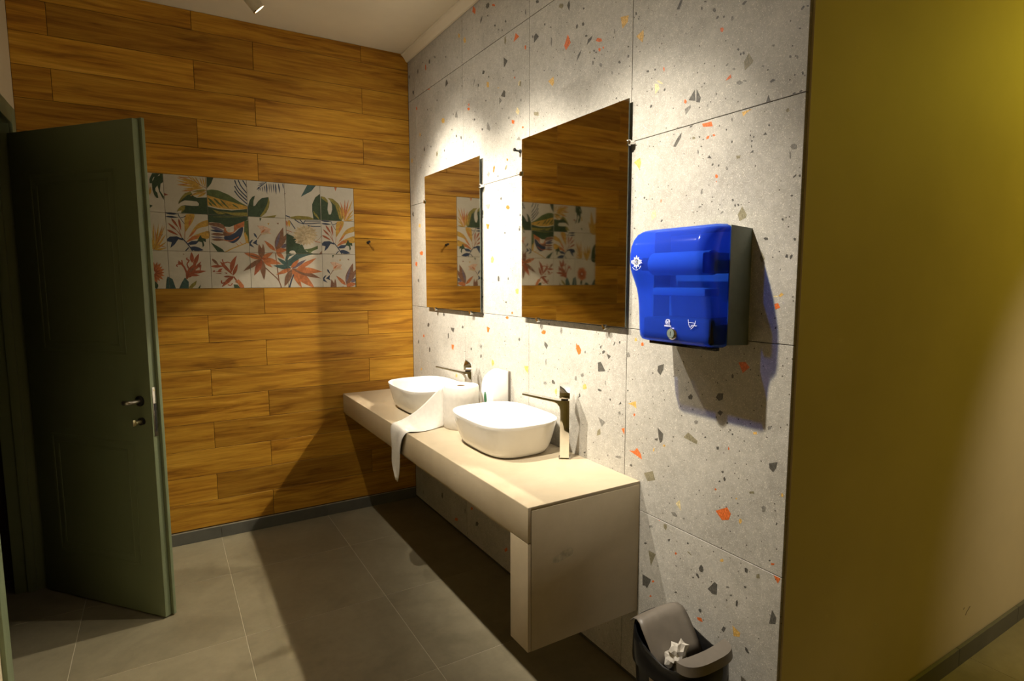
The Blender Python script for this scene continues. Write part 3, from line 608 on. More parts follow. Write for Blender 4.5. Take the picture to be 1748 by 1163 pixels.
('wh',[(-988,599),(-988,607),(-875,814),(-535,954),(-815,714)]),
('wh',[(-497,988),(-495,974),(-549,949),(-642,940),(-725,944),(-789,961),(-841,988)]),
('br',[(785,964),(807,988),(976,988),(975,974)]),
('sg',[(-795,144),(-945,254),(-988,269),(-988,83),(-975,84)]),
('sg',[(-988,268),(-935,264),(-988,388)]),
('or',[(-795,114),(-965,124),(-988,120),(-988,-73),(-915,-26)]),
('br',[(-775,74),(-955,-56),(-988,-97),(-988,-694),(-955,-656),(-855,-496),(-775,-326),(-755,-136)]),
('or',[(-755,114),(-765,-126),(-715,-336),(-635,-526),(-515,-706),(-385,-876),(-280,-988),(-244,-988),(-275,-816),(-315,-596),(-365,-386),(-455,-196),(-585,-36)]),
('or',[(-755,114),(-665,-206),(-505,-456),(-305,-646),(-55,-796),(215,-926),(360,-988),(466,-988),(355,-766),(195,-506),(25,-276),(-185,-86),(-445,54)]),
('br',[(-755,114),(-535,-86),(-275,-216),(-5,-316),(275,-386),(575,-426),(875,-466),(625,-306),(365,-156),(105,-26),(-175,64),(-455,114)]),
('or',[(-535,74),(-305,-66),(-65,-146),(195,-166),(445,-156),(715,-116),(985,-66),(735,24),(485,114),(235,174),(-15,194),(-275,164)]),
('or',[(-545,34),(-305,74),(-85,164),(115,284),(305,424),(485,584),(665,754),(435,684),(215,594),(5,504),(-195,374),(-385,224)]),
('pu',[(-755,114),(-585,144),(-435,214),(-295,304),(-155,414),(-35,534),(85,664),(-75,604),(-235,544),(-385,464),(-525,374),(-655,254)]),
('or',[(-815,144),(-685,184),(-575,244),(-495,324),(-435,434),(-375,544),(-325,664),(-435,604),(-545,544),(-645,474),(-725,394),(-785,284)]),
('nv',[(-715,-226),(-745,-296),(-775,-386),(-825,-506),(-865,-606),(-895,-716),(-935,-836),(-965,-946),(-977,-988),(-901,-988),(-895,-966),(-865,-856),(-825,-746),(-795,-636),(-755,-526),(-715,-416),(-675,-316),(-645,-246)])],
(1,0):[('ye',[(-704,988),(-757,889),(-780,988)]),
('ye',[(-721,988),(-757,889),(-870,988)]),
('ye',[(-634,988),(-757,889),(-764,988)]),
('ye',[(-774,988),(-757,889),(-964,988)]),
('ye',[(-757,889),(-791,988),(-534,988),(-594,943)]),
('ye',[(-768,988),(-757,889),(-937,906),(-988,926),(-988,988)]),
('dg',[(-988,-988),(-988,178),(-934,147),(-820,26),(-731,-116),(-669,-280),(-631,-465),(-612,-649),(-586,-846),(-581,-988)]),
('wh',[(-987,-43),(-988,-39),(-988,-660),(-980,-642),(-963,-459),(-968,-227)]),
('ye',[(395,-956),(425,-726),(435,-496),(445,-256),(445,-26),(445,204),(445,434),(405,204),(375,-36),(365,-266),(355,-496),(365,-726)]),
('ye',[(395,-956),(475,-736),(545,-506),(595,-276),(635,-46),(655,194),(675,424),(625,194),(565,-36),(515,-266),(465,-496),(425,-726)]),
('ye',[(395,-956),(505,-746),(595,-536),(675,-316),(745,-96),(795,134),(845,364),(765,144),(685,-76),(605,-296),(525,-516),(455,-736)]),
('ye',[(395,-956),(525,-756),(635,-546),(735,-326),(815,-96),(895,134),(965,364),(865,144),(755,-66),(655,-286),(565,-506),(475,-726)]),
('ye',[(395,-956),(525,-836),(635,-716),(735,-576),(825,-426),(905,-276),(985,-116),(875,-246),(775,-386),(675,-516),(575,-656),(475,-806)]),
('ye',[(395,-956),(505,-916),(615,-866),(715,-796),(805,-706),(895,-616),(975,-516),(875,-586),(775,-646),(675,-716),(575,-786),(485,-866)]),
('ye',[(395,-956),(495,-976),(595,-986),(685,-976),(785,-936),(875,-896),(975,-846),(875,-856),(775,-866),(685,-876),(585,-896),(485,-916)]),
('ye',[(395,-956),(405,-846),(395,-736),(375,-636),(365,-526),(345,-426),(325,-316),(305,-436),(295,-546),(305,-656),(315,-756),(345,-856)]),
('ye',[(395,-956),(405,-906),(395,-866),(385,-826),(365,-796),(345,-756),(325,-716),(315,-776),(305,-816),(305,-866),(325,-906),(345,-936)]),
('or',[(535,-676),(535,-496),(535,-316),(525,-146),(505,34),(485,204),(475,374),(475,204),(475,24),(485,-156),(495,-326),(515,-506)]),
('or',[(535,-676),(605,-516),(665,-356),(725,-196),(775,-26),(825,134),(875,304),(815,144),(755,-16),(695,-176),(635,-346),(585,-506)]),
('or',[(535,-676),(605,-716),(675,-746),(745,-776),(815,-796),(895,-816),(965,-836),(905,-796),(825,-766),(755,-736),(685,-706),(615,-686)]),
('br',[(385,-976),(425,-896),(465,-796),(525,-686),(585,-576),(645,-456),(715,-326),(785,-206),(835,-126),(815,-116),(765,-196),(705,-316),(635,-446),(565,-556),(505,-676),(455,-786),(405,-896),(365,-966)]),
('ye',[(-169,-988),(-273,-988),(-359,-826),(-428,-654),(-480,-478),(-523,-300),(-561,-120),(-462,-286),(-369,-453),(-286,-621),(-219,-793),(-171,-970)]),
('ye',[(-155,-988),(-235,-988),(-257,-945),(-331,-732),(-385,-516),(-423,-298),(-449,-79),(-472,141),(-387,-70),(-308,-283),(-239,-496),(-187,-712),(-155,-930)]),
('ye',[(-122,-988),(-201,-988),(-216,-940),(-248,-725),(-259,-510),(-254,-295),(-238,-80),(-218,134),(-176,-80),(-138,-293),(-112,-507),(-101,-722),(-112,-937)]),
('ye',[(-67,-988),(-158,-988),(-159,-954),(-135,-759),(-90,-567),(-30,-378),(41,-192),(116,-6),(102,-202),(84,-396),(54,-589),(9,-781),(-57,-969)]),
('ye',[(-128,-988),(-76,-837),(-5,-690),(82,-548),(179,-410),(280,-273),(237,-428),(190,-582),(133,-733),(60,-879),(-11,-988)])],
(1,1):[('dg',[(-294,988),(-295,984),(-35,988)]),
('ye',[(-95,884),(-48,947),(14,966),(85,974),(166,988),(305,988),(355,964),(358,874),(320,746),(265,614),(190,480),(97,341),(15,224),(-48,125),(-99,48),(-135,34),(-151,112),(-151,252),(-145,404),(-138,570),(-124,749)]),
('ye',[(988,701),(902,692),(741,630),(595,554),(492,478),(404,388),(315,274),(212,111),(107,-77),(25,-226),(-34,-320),(-71,-376),(-65,-376),(7,-293),(122,-155),(235,-26),(322,74),(408,165),(515,244),(677,300),(862,344),(988,401)]),
('ye',[(988,113),(897,111),(727,51),(565,-16),(431,-73),(304,-139),(185,-216),(48,-329),(-82,-455),(-125,-526),(-21,-497),(169,-413),(345,-346),(469,-326),(579,-322),(685,-316),(801,-313),(914,-308),(988,-270)]),
('or',[(185,-196),(-125,-526),(345,-346),(595,-126)]),
('or',[(25,-256),(115,-206),(195,-126),(265,-46),(335,44),(395,144),(445,244),(365,174),(275,104),(205,24),(125,-56),(65,-156)]),
('or',[(55,344),(115,414),(145,484),(175,574),(195,654),(205,744),(215,834),(165,754),(125,674),(85,604),(65,514),(45,434)]),
('nv',[(-988,988),(-988,975),(-915,934),(-815,904),(-715,904),(-615,904),(-515,924),(-405,944),(-505,974),(-552,988)]),
('nv',[(-988,799),(-988,789),(-905,764),(-805,744),(-705,734),(-595,744),(-495,754),(-385,774),(-485,794),(-585,814),(-695,834),(-795,834),(-895,824)]),
('nv',[(-414,988),(-435,974),(-425,924),(-405,854),(-375,784),(-325,744),(-265,744),(-185,774),(-115,814),(-65,834),(-75,874),(-125,844),(-195,804),(-265,784),(-315,774),(-345,814),(-375,874),(-395,944),(-404,988)]),
('nv',[(-335,724),(-155,434),(-135,454),(-315,744)]),
('rd',[(-745,724),(-725,614),(-685,524),(-635,444),(-575,364),(-505,294),(-435,224),(-465,324),(-505,424),(-545,514),(-595,594),(-665,664)]),
('rd',[(-905,464),(-855,364),(-795,284),(-725,214),(-645,154),(-555,94),(-475,34),(-535,124),(-595,214),(-655,294),(-735,364),(-815,424)]),
('rd',[(-405,724),(-425,604),(-425,494),(-415,394),(-385,284),(-355,184),(-315,84),(-315,194),(-305,304),(-315,414),(-325,524),(-355,624)]),
('rd',[(-975,114),(-905,24),(-825,-36),(-735,-76),(-645,-116),(-555,-146),(-455,-166),(-525,-96),(-605,-36),(-685,24),(-775,74),(-865,104)]),
('rd',[(-455,254),(-325,-276),(-295,-266),(-435,264)]),
('rd',[(-505,44),(-305,-296),(-285,-276),(-475,64)]),
('or',[(-145,104),(-195,-376),(-175,-376),(-115,104)]),
('nv',[(-988,-379),(-865,-256),(-535,-226),(-285,-346),(-255,-436),(-475,-376),(-655,-656),(-865,-846),(-785,-546),(-988,-500)]),
('nv',[(-65,-596),(145,-446),(415,-436),(555,-316),(475,-476),(335,-626),(65,-656)]),
('dg',[(415,-436),(575,-116),(655,-276),(825,-306),(835,-496),(705,-426),(745,-656),(665,-776),(635,-506)]),
('nv',[(25,-806),(125,-896),(225,-956),(335,-976),(455,-976),(575,-956),(695,-926),(595,-856),(495,-796),(385,-756),(275,-736),(155,-746)]),
('nv',[(-325,-306),(-275,-376),(-205,-456),(-125,-556),(-55,-656),(5,-746),(65,-846),(115,-936),(141,-988),(156,-988),(185,-966),(155,-906),(105,-816),(45,-716),(-15,-616),(-85,-526),(-165,-426),(-245,-336),(-295,-276)]),
('nv',[(-25,-786),(-185,-966),(-169,-988),(-139,-988),(5,-826)]),
('dg',[(985,988),(988,988),(988,584),(985,584)])],
(1,2):[('ye',[(-985,704),(-988,704),(-988,436),(-948,510),(-942,632)]),
('ye',[(-985,114),(-988,114),(-988,-221),(-959,-145),(-946,13)]),
('dg',[(-988,988),(665,988),(-988,905)]),
('ol',[(591,988),(385,974),(343,988)]),
('dg',[(-988,988),(984,988),(975,804),(725,674),(255,474),(35,374),(-225,394),(-405,564),(-785,604),(-988,586)]),
('ol',[(-745,884),(-615,884),(-415,894),(-195,904),(15,914),(215,924),(435,944),(625,964),(765,974),(765,988),(653,988),(625,984),(435,964),(215,954),(15,934),(-195,924),(-415,914),(-615,904),(-745,904)]),
('br',[(-988,532),(-985,534),(-899,559),(-774,580),(-645,584),(-512,566),(-376,532),(-275,484),(-216,408),(-191,318),(-215,264),(-309,274),(-453,320),(-595,364),(-732,392),(-868,417),(-965,444),(-988,459)]),
('or',[(-245,334),(-5,234),(245,264),(255,474),(805,734),(775,424),(465,324),(245,84),(25,-16),(-265,-86)]),
('wh',[(-145,264),(-101,292),(-34,316),(35,334),(108,353),(182,366),(235,354),(258,296),(259,212),(235,144),(171,105),(82,81),(5,74),(-46,88),(-86,120),(-115,154),(-139,190),(-154,229)]),
('pu',[(-915,364),(-815,264),(-705,204),(-585,164),(-455,134),(-315,124),(-185,114),(-295,184),(-405,254),(-525,314),(-645,354),(-775,374)]),
('nv',[(-945,174),(-825,114),(-705,84),(-575,64),(-445,64),(-315,64),(-185,74),(-305,114),(-435,154),(-555,184),(-685,194),(-815,194)]),
('br',[(-925,-46),(-785,-96),(-655,-126),(-515,-126),(-375,-116),(-235,-86),(-85,-56),(-225,-26),(-365,4),(-495,24),(-635,34),(-775,14)]),
('pu',[(-925,-196),(-805,-236),(-685,-256),(-555,-266),(-425,-266),(-295,-256),(-165,-246),(-295,-216),(-415,-186),(-545,-166),(-675,-166),(-795,-166)]),
('br',[(-905,-346),(-785,-386),(-665,-406),(-545,-406),(-415,-386),(-295,-366),(-175,-336),(-295,-306),(-415,-286),(-535,-276),(-655,-276),(-775,-296)]),
('br',[(-285,104),(-206,93),(-87,40),(25,4),(129,19),(226,50),(275,54),(249,-1),(174,-83),(85,-146),(-22,-177),(-144,-187),(-235,-166),(-285,-84),(-305,31)]),
('nv',[(-245,-146),(-178,-124),(-81,-116),(15,-96),(103,-57),(191,-6),(275,54),(355,133),(432,221),(505,294),(581,349),(654,389),(705,394),(724,351),(721,274),(705,184),(676,83),(635,-31),(585,-136),(528,-226),(463,-307),(395,-376),(325,-435),(251,-482),(175,-506),(94,-496),(11,-463),(-65,-426),(-136,-394),(-201,-358),(-245,-316),(-268,-259),(-271,-196)]),
('or',[(-315,-366),(-245,-376),(-145,-406),(-35,-416),(75,-406),(195,-366),(315,-286),(425,-206),(495,-156),(465,-116),(395,-166),(285,-236),(175,-316),(75,-356),(-25,-366),(-135,-346),(-235,-326),(-305,-316)]),
('mg',[(805,734),(988,780),(988,-287),(985,-476),(835,-476),(755,-6)]),
('ye',[(745,24),(835,-476),(975,-496),(935,-156),(815,144)]),
('or',[(295,-506),(455,-666),(475,-646),(315,-486)]),
('or',[(495,-436),(655,-576),(665,-546),(515,-416)]),
('ye',[(-264,-988),(-159,-988),(-155,-986),(-15,-906),(135,-826),(285,-756),(435,-686),(595,-616),(735,-556),(845,-516),(825,-456),(725,-506),(575,-566),(415,-636),(265,-706),(115,-776),(-35,-856),(-175,-936),(-265,-986)]),
('dg',[(-945,-486),(-645,-676),(-375,-856),(-284,-988),(-633,-988),(-785,-756)])],
(1,3):[('ol',[(-313,988),(388,988),(385,984),(-215,974)]),
('dg',[(-405,944),(-295,944),(-385,744)]),
('pk',[(-555,514),(-235,524),(175,354),(85,204),(195,74),(-155,84),(-365,-16),(-385,294)]),
('or',[(-365,114),(-305,134),(-255,154),(-205,194),(-175,244),(-135,294),(-105,344),(-155,324),(-215,294),(-255,264),(-305,224),(-335,174)]),
('cr',[(-365,34),(-285,24),(-205,24),(-135,34),(-55,64),(25,94),(95,134),(15,134),(-65,134),(-135,134),(-215,114),(-295,84)]),
('br',[(-385,54),(-585,-236),(-555,-256),(-355,34)]),
('nv',[(-745,94),(-735,34),(-725,-26),(-695,-76),(-655,-116),(-615,-156),(-565,-186),(-575,-126),(-595,-76),(-615,-16),(-645,34),(-685,74)]),
('nv',[(-575,-256),(-615,-456),(-535,-596),(-825,-466),(-695,-346)]),
('nv',[(-775,-256),(-925,-496),(-735,-726),(-988,-619),(-988,-418),(-895,-316)]),
('ye',[(-5,664),(115,694),(65,574)]),
('br',[(495,704),(615,734),(595,624)]),
('br',[(405,-876),(625,-686),(755,-476),(825,-256),(855,-16),(855,234),(845,484),(685,274),(545,74),(425,-146),(355,-366),(345,-606)]),
('pu',[(375,-726),(475,-576),(545,-426),(595,-266),(635,-106),(655,64),(665,224),(585,74),(515,-76),(455,-226),(405,-386),(375,-556)]),
('br',[(445,-836),(635,-706),(775,-546),(895,-376),(985,-186),(988,-178),(988,77),(985,74),(825,-76),(695,-236),(575,-416),(495,-616)]),
('or',[(375,-876),(325,-726),(245,-606),(145,-516),(35,-436),(-85,-366),(-215,-306),(-145,-436),(-75,-556),(15,-666),(105,-766),(225,-836)]),
('or',[(375,-876),(485,-956),(605,-976),(725,-966),(835,-926),(945,-866),(988,-844),(988,-774),(945,-756),(825,-726),(715,-706),(595,-726),(485,-776)]),
('or',[(405,-916),(416,-988),(657,-988),(635,-966),(535,-916)]),
('pu',[(685,-696),(785,-716),(875,-696),(945,-656),(988,-613),(988,-450),(935,-456),(855,-476),(785,-526),(725,-596)]),
('br',[(-290,-988),(-305,-886),(-355,-756),(-425,-626),(-505,-506),(-535,-656),(-555,-806),(-565,-956),(-560,-988)]),
('br',[(-207,-988),(-205,-976),(-205,-846),(-215,-726),(-245,-596),(-285,-476),(-315,-606),(-345,-736),(-355,-856),(-355,-986),(-355,-988)]),
('or',[(222,-988),(245,-956),(115,-976),(67,-988)]),
('dg',[(949,-988),(988,-27),(988,-988)])],
(1,4):[('br',[(-988,-115),(-935,24),(-855,224),(-988,99)]),
('or',[(-988,-833),(-935,-806),(-988,-784)]),
('pu',[(-988,-587),(-935,-516),(-885,-436),(-975,-446),(-988,-447)]),
('dg',[(-988,-988),(-988,138),(-685,24),(-395,-156),(-515,-386),(-225,-456),(-115,-496),(-5,-756),(105,-876),(475,-986),(494,-988)]),
('wh',[(-864,-988),(-875,-976),(-869,-935),(-838,-889),(-795,-856),(-737,-837),(-666,-831),(-605,-846),(-550,-897),(-504,-970),(-501,-988)]),
('mg',[(-55,-766),(405,-676),(765,-516),(765,-706),(485,-826),(294,-988),(277,-988),(135,-836)]),
('br',[(829,-988),(985,-816),(977,-988)]),
('nv',[(-815,874),(-505,394),(-465,424),(-775,904)]),
('ye',[(-835,924),(-885,844),(-905,774),(-895,704),(-875,634),(-845,564),(-815,494),(-785,574),(-755,644),(-745,724),(-745,794),(-775,864)]),
('or',[(-985,884),(-988,877),(-988,650),(-975,624),(-945,564),(-915,504),(-905,574),(-895,644),(-895,714),(-905,774),(-935,834)]),
('nv',[(-515,944),(-455,894),(-355,824),(-235,764),(-65,724),(175,724),(475,744),(765,784),(975,804),(965,854),(765,834),(475,794),(175,774),(-55,764),(-215,804),(-335,874),(-415,934),(-485,984)]),
('nv',[(-225,954),(-25,704),(15,734),(-185,984)]),
('nv',[(85,954),(-65,724),(-25,694),(125,934)]),
('nv',[(105,874),(975,914),(975,964),(115,924)]),
('nv',[(225,614),(295,604),(395,594),(505,584),(605,584),(705,584),(805,594),(905,594),(965,604),(965,654),(905,644),(805,644),(705,634),(615,634),(515,634),(405,644),(305,654),(235,664)]),
('br',[(988,73),(965,44),(915,-26),(855,-96),(805,-146),(765,-176),(725,-206),(695,-226),(665,-236),(675,-256),(705,-246),(735,-226),(775,-196),(815,-166),(875,-106),(925,-36),(985,34),(988,37)]),
('or',[(605,-296),(915,-346),(925,-306),(615,-256)]),
('rd',[(-988,306),(-665,204),(-655,234),(-988,348)]),
('cd',[(175,74),(275,4),(375,-26),(485,-26),(585,4),(695,44),(795,94),(695,144),(595,184),(485,204),(385,194),(285,154)]),
('cr',[(165,44),(245,-56),(335,-106),(435,-126),(535,-126),(645,-116),(765,-86),(675,-16),(585,44),(495,94),(395,114),(285,104)]),
('cd',[(155,14),(195,-96),(265,-176),(355,-216),(455,-246),(555,-256),(665,-256),(605,-166),(545,-86),(465,-16),(385,24),(275,44)]),
('cr',[(135,-6),(145,-126),(185,-216),(245,-286),(325,-336),(425,-366),(525,-396),(495,-296),(455,-206),(405,-116),(345,-56),(255,-16)]),
('cd',[(105,-26),(75,-146),(85,-236),(125,-316),(185,-386),(265,-446),(345,-506),(345,-396),(345,-296),(325,-206),(285,-126),(215,-66)]),
('cr',[(75,-36),(5,-136),(-15,-226),(-5,-316),(35,-406),(85,-486),(145,-566),(175,-466),(205,-366),(215,-276),(205,-186),(165,-106)]),
('cd',[(45,-36),(-55,-116),(-105,-196),(-125,-286),(-115,-376),(-95,-476),(-65,-566),(-5,-486),(55,-406),(95,-316),(115,-226),(95,-136)]),
('cr',[(5,-26),(-105,-76),(-175,-146),(-225,-226),(-245,-316),(-255,-416),(-265,-526),(-175,-456),(-95,-396),(-35,-326),(15,-236),(25,-146)]),
('cd',[(-15,-6),(-135,-26),(-225,-76),(-295,-146),(-355,-226),(-395,-326),(-435,-426),(-335,-396),(-235,-356),(-155,-296),(-85,-226),(-35,-136)]),
('cr',[(-35,14),(-155,24),(-255,4),(-345,-46),(-425,-116),(-495,-206),(-565,-296),(-455,-286),(-355,-266),(-255,-236),(-165,-186),(-95,-106)]),
('cd',[(-45,34),(-165,84),(-265,84),(-365,64),(-465,4),(-555,-56),(-635,-136),(-535,-146),(-425,-166),(-325,-156),(-225,-126),(-135,-66)]),
('cr',[(-55,64),(-155,144),(-255,174),(-355,164),(-455,144),(-555,94),(-665,44),(-565,4),(-465,-36),(-365,-56),(-265,-56),(-155,-16)]),
('cd',[(-45,94),(-125,194),(-215,244),(-305,274),(-415,264),(-515,244),(-625,224),(-545,154),(-455,94),(-365,54),(-275,34),(-165,44)]),
('cr',[(-35,124),(-75,244),(-145,314),(-225,354),(-325,384),(-425,394),(-535,394),(-475,304),(-415,224),(-335,154),(-255,114),(-155,94)]),
('cd',[(-15,144),(-15,264),(-65,364),(-125,424),(-205,474),(-295,504),(-395,534),(-365,434),(-335,344),(-285,254),(-215,194),(-135,154)]),
('cr',[(15,164),(45,284),(35,384),(-5,464),(-65,524),(-135,584),(-215,644),(-225,534),(-215,434),(-195,344),(-155,264),(-95,204)]),
('cd',[(45,174),(115,274),(135,374),(125,464),(85,544),(35,624),(-15,704),(-55,604),(-85,504),(-95,414),(-85,324),(-35,244)]),
('cr',[(85,174),(175,254),(225,334),(245,424),(235,524),(215,614),(185,704),(125,624),(65,544),(25,454),(5,364),(25,274)]),
('cd',[(115,164),(225,214),(295,284),(345,364),(365,464),(385,564),(385,664),(305,604),(225,534),(155,464),(105,384),(85,284)]),
('cr',[(135,154),(255,164),(355,214),(425,284),(475,374),(525,474),(565,574),(455,534),(365,494),(275,444),(205,364),(155,274)]),
('cd',[(155,134),(285,114),(385,134),(475,194),(555,264),(625,344),(695,444),(585,434),(475,414),(375,384),(285,334),(215,254)]),
('cr',[(165,104),(285,54),(395,54),(495,84),(585,134),(685,204),(775,284),(665,294),(555,304),(445,304),(345,264),(255,214)]),
('cr',[(135,54),(185,-36),(255,-76),(335,-96),(415,-96),(495,-76),(585,-56),(525,4),(455,54),(385,94),(305,114),(225,104)]),
('cd',[(115,34),(145,-66),(185,-136),(245,-176),(325,-196),(405,-206),(495,-206),(455,-136),(415,-66),(365,-6),(295,34),(215,54)]),
('cr',[(95,14),(85,-86),(105,-156),(145,-216),(205,-266),(275,-296),(345,-326),(335,-246),(325,-166),(305,-96),(255,-36),(195,4)]),
('cd',[(75,4),(25,-86),(15,-156),(25,-226),(65,-286),(115,-346),(165,-396),(185,-316),(205,-246),(215,-166),(195,-106),(155,-46)]),
('cr',[(45,4),(-35,-56),(-65,-126),(-85,-196),(-75,-266),(-55,-336),(-25,-416),(25,-346),(75,-286),(105,-216),(115,-146),(105,-76)]),
('cd',[(25,4),(-75,-26),(-135,-66),(-175,-136),(-195,-206),(-205,-286),(-205,-366),(-135,-326),(-65,-286),(-15,-226),(25,-166),(45,-86)]),
('cr',[(5,24),(-95,24),(-175,-6),(-235,-56),(-275,-116),(-315,-196),(-355,-276),(-275,-256),(-195,-236),(-125,-196),(-65,-146),(-15,-76)]),
('cd',[(-15,44),(-105,74),(-185,74),(-255,44),(-325,-6),(-395,-66),(-455,-136),(-365,-146),(-285,-146),(-205,-136),(-135,-106),(-65,-56)]),
('cr',[(-15,64),(-95,124),(-175,144),(-255,144),(-335,114),(-415,74),(-485,24),(-415,-6),(-335,-36),(-255,-46),(-175,-46),(-95,-6)]),
('cd',[(-15,84),(-65,174),(-135,214),(-205,234),(-285,234),(-375,214),(-455,194),(-395,134),(-335,84),(-265,44),(-185,34),(-105,44)]),
('cr',[(5,114),(-25,204),(-65,274),(-125,314),(-205,334),(-285,344),(-365,344),(-325,274),(-285,204),(-235,144),(-175,104),(-95,94)]),
('cd',[(25,124),(35,224),(15,304),(-25,354),(-75,404),(-145,434),(-225,464),(-215,384),(-205,304),(-175,234),(-135,184),(-75,144)]),
('cr',[(45,134),(95,224),(105,304),(95,364),(55,424),(5,484),(-45,534),(-65,464),(-85,384),(-95,304),(-75,244),(-35,184)]),
('cd',[(75,144),(155,204),(185,264),(205,334),(195,404),(175,484),(145,554),(95,494),(45,424),(15,354),(5,284),(25,214)]),
('cr',[(95,134),(195,164),(255,214),(295,274),(315,344),(325,424),(325,514),(255,464),(185,424),(135,374),(95,304),(85,234)]),
('cd',[(115,124),(215,114),(295,144),(355,194),(405,264),(445,334),(485,414),(395,404),(315,374),(245,344),(185,294),(135,224)]),
('cr',[(135,104),(225,64),(305,74),(385,94),(455,144),(515,214),(585,284),(495,284),(405,294),(325,284),(255,244),(185,194)]),
('cd',[(135,74),(215,14),(295,-6),(375,-6),(455,24),(535,64),(615,114),(535,154),(455,184),(375,194),(295,184),(215,154)]),
('cd',[(95,54),(105,-26),(135,-76),(185,-96),(235,-106),(305,-106),(365,-106),(335,-46),(305,4),(275,44),(225,74),(165,74)]),
('cr',[(75,44),(55,-36),(65,-86),(85,-136),(125,-166),(185,-186),(235,-206),(245,-146),(235,-86),(225,-36),(195,4),(155,34)]),
('cd',[(65,34),(5,-16),(-15,-76),(-15,-116),(5,-166),(35,-216),(75,-256),(105,-206),(135,-156),(145,-96),(145,-56),(125,-6)]),
('cr',[(45,34),(-25,14),(-75,-26),(-95,-66),(-95,-126),(-95,-176),(-85,-236),(-35,-206),(15,-176),(45,-136),(75,-86),(75,-26)]),
('cd',[(35,44),(-45,54),(-95,44),(-145,4),(-175,-46),(-195,-96),(-225,-166),(-155,-156),(-105,-146),(-45,-116),(-5,-86),(25,-36)]),
('cr',[(25,64),(-45,94),(-105,104),(-155,94),(-205,54),(-255,14),(-295,-36),(-235,-56),(-175,-66),(-125,-66),(-65,-56),(-15,-16)]),
('cd',[(25,74),(-25,134),(-75,164),(-125,174),(-185,164),(-245,134),(-305,104),(-255,64),(-205,34),(-155,14),(-95,4),(-45,24)]),
('cr',[(25,94),(15,164),(-15,214),(-65,244),(-115,254),(-175,244),(-245,244),(-215,184),(-185,134),(-145,94),(-105,74),(-45,64)]),
('cd',[(45,104),(65,174),(55,234),(35,274),(-5,304),(-55,324),(-115,344),(-115,284),(-115,224),(-105,174),(-75,134),(-35,104)]),
('cr',[(55,104),(115,164),(135,214),(135,264),(115,304),(85,354),(45,394),(15,344),(-15,294),(-25,244),(-25,194),(5,144)]),
('cd',[(75,104),(145,124),(195,164),(215,214),(225,264),(215,324),(205,384),(155,344),(105,314),(75,274),(45,224),(45,174)]),
('cr',[(85,94),(165,84),(225,104),(265,134),(295,184),(325,244),(345,304),(285,294),(225,284),(165,264),(125,224),(95,174)]),
('cd',[(95,84),(165,44),(225,34),(275,54),(325,84),(375,134),(425,184),(365,194),(305,214),(245,214),(185,194),(135,154)]),
('cr',[(95,64),(145,4),(195,-26),(245,-36),(305,-16),(365,4),(435,34),(385,74),(325,114),(275,134),(225,134),(165,124)]),
('cr',[(75,54),(55,4),(65,-26),(85,-56),(115,-66),(145,-76),(185,-76),(185,-36),(185,4),(175,34),(155,54),(125,64)]),
('cd',[(55,54),(15,24),(-5,-6),(-5,-36),(5,-66),(25,-96),(45,-116),(75,-96),(105,-66),(115,-36),(115,-6),(105,24)]),
('cr',[(45,54),(-5,64),(-35,54),(-65,34),(-75,4),(-85,-36),(-85,-76),(-45,-76),(-15,-66),(25,-56),(45,-36),(55,4)]),
('cd',[(45,64),(5,104),(-25,124),(-65,114),(-95,94),(-125,64),(-155,34),(-115,14),(-85,-6),(-55,-16),(-15,-6),(15,14)]),
('cr',[(45,84),(35,134),(25,164),(-5,184),(-45,184),(-75,174),(-115,164),(-105,124),(-95,94),(-65,64),(-45,54),(-5,54)]),
('cd',[(55,84),(85,134),(95,164),(85,194),(65,214),(35,234),(-5,244),(-15,214),(-25,174),(-35,144),(-25,114),(5,94)]),
('cr',[(65,84),(125,94),(145,114),(165,144),(165,174),(155,214),(145,254),(105,234),(75,214),(55,194),(35,164),(45,134)]),
('cd',[(75,84),(125,54),(165,54),(185,64),(215,94),(235,134),(255,164),(215,174),(175,184),(145,184),(115,164),(85,134)]),
('cr',[(75,64),(105,24),(125,-6),(165,-6),(195,4),(235,14),(275,44),(245,74),(215,104),(185,114),(155,124),(125,104)]),
('ol',[(-588,988),(575,988),(575,984),(-495,954)])],
(2,0):[('dg',[(525,974),(696,988),(988,988),(988,600),(985,554),(875,464),(825,104),(985,-176),(975,-356),(885,-176),(795,44),(725,374),(625,214),(625,84),(705,-16),(735,-266),(655,-276),(555,-126),(495,124),(485,464),(385,454),(385,654)]),
('wh',[(515,564),(625,804),(585,784),(535,694)]),
('wh',[(755,824),(875,914),(835,954)]),
('ye',[(355,-136),(395,-66),(425,4),(435,84),(435,154),(435,224),(425,304),(395,234),(365,154),(345,84),(335,14),(335,-66)]),
('dg',[(325,-806),(335,-636),(465,-676)]),
('ye',[(-691,-988),(-786,-988),(-832,-794),(-839,-485),(-800,-182),(-724,116),(-625,410),(-515,701),(-486,392),(-467,85),(-472,-221),(-513,-522),(-601,-820)]),
('ye',[(-712,-988),(-898,-988),(-959,-935),(-988,-889),(-988,-91),(-975,-108),(-841,-295),(-737,-486),(-679,-684),(-677,-891)]),
('ye',[(-604,-988),(-766,-988),(-772,-911),(-730,-728),(-651,-558),(-541,-398),(-412,-244),(-275,-94),(-297,-281),(-329,-465),(-380,-643),(-461,-812),(-581,-970)]),
('ye',[(-779,-988),(-988,-988),(-988,-607),(-885,-730),(-793,-907)]),
('ye',[(-799,-988),(-804,-975),(-789,-863),(-732,-769),(-642,-687),(-530,-615),(-408,-546),(-403,-665),(-407,-780),(-433,-886),(-492,-980),(-503,-988)]),
('ye',[(-771,-988),(-988,-988),(-988,-762),(-935,-788),(-837,-867),(-773,-971)])],
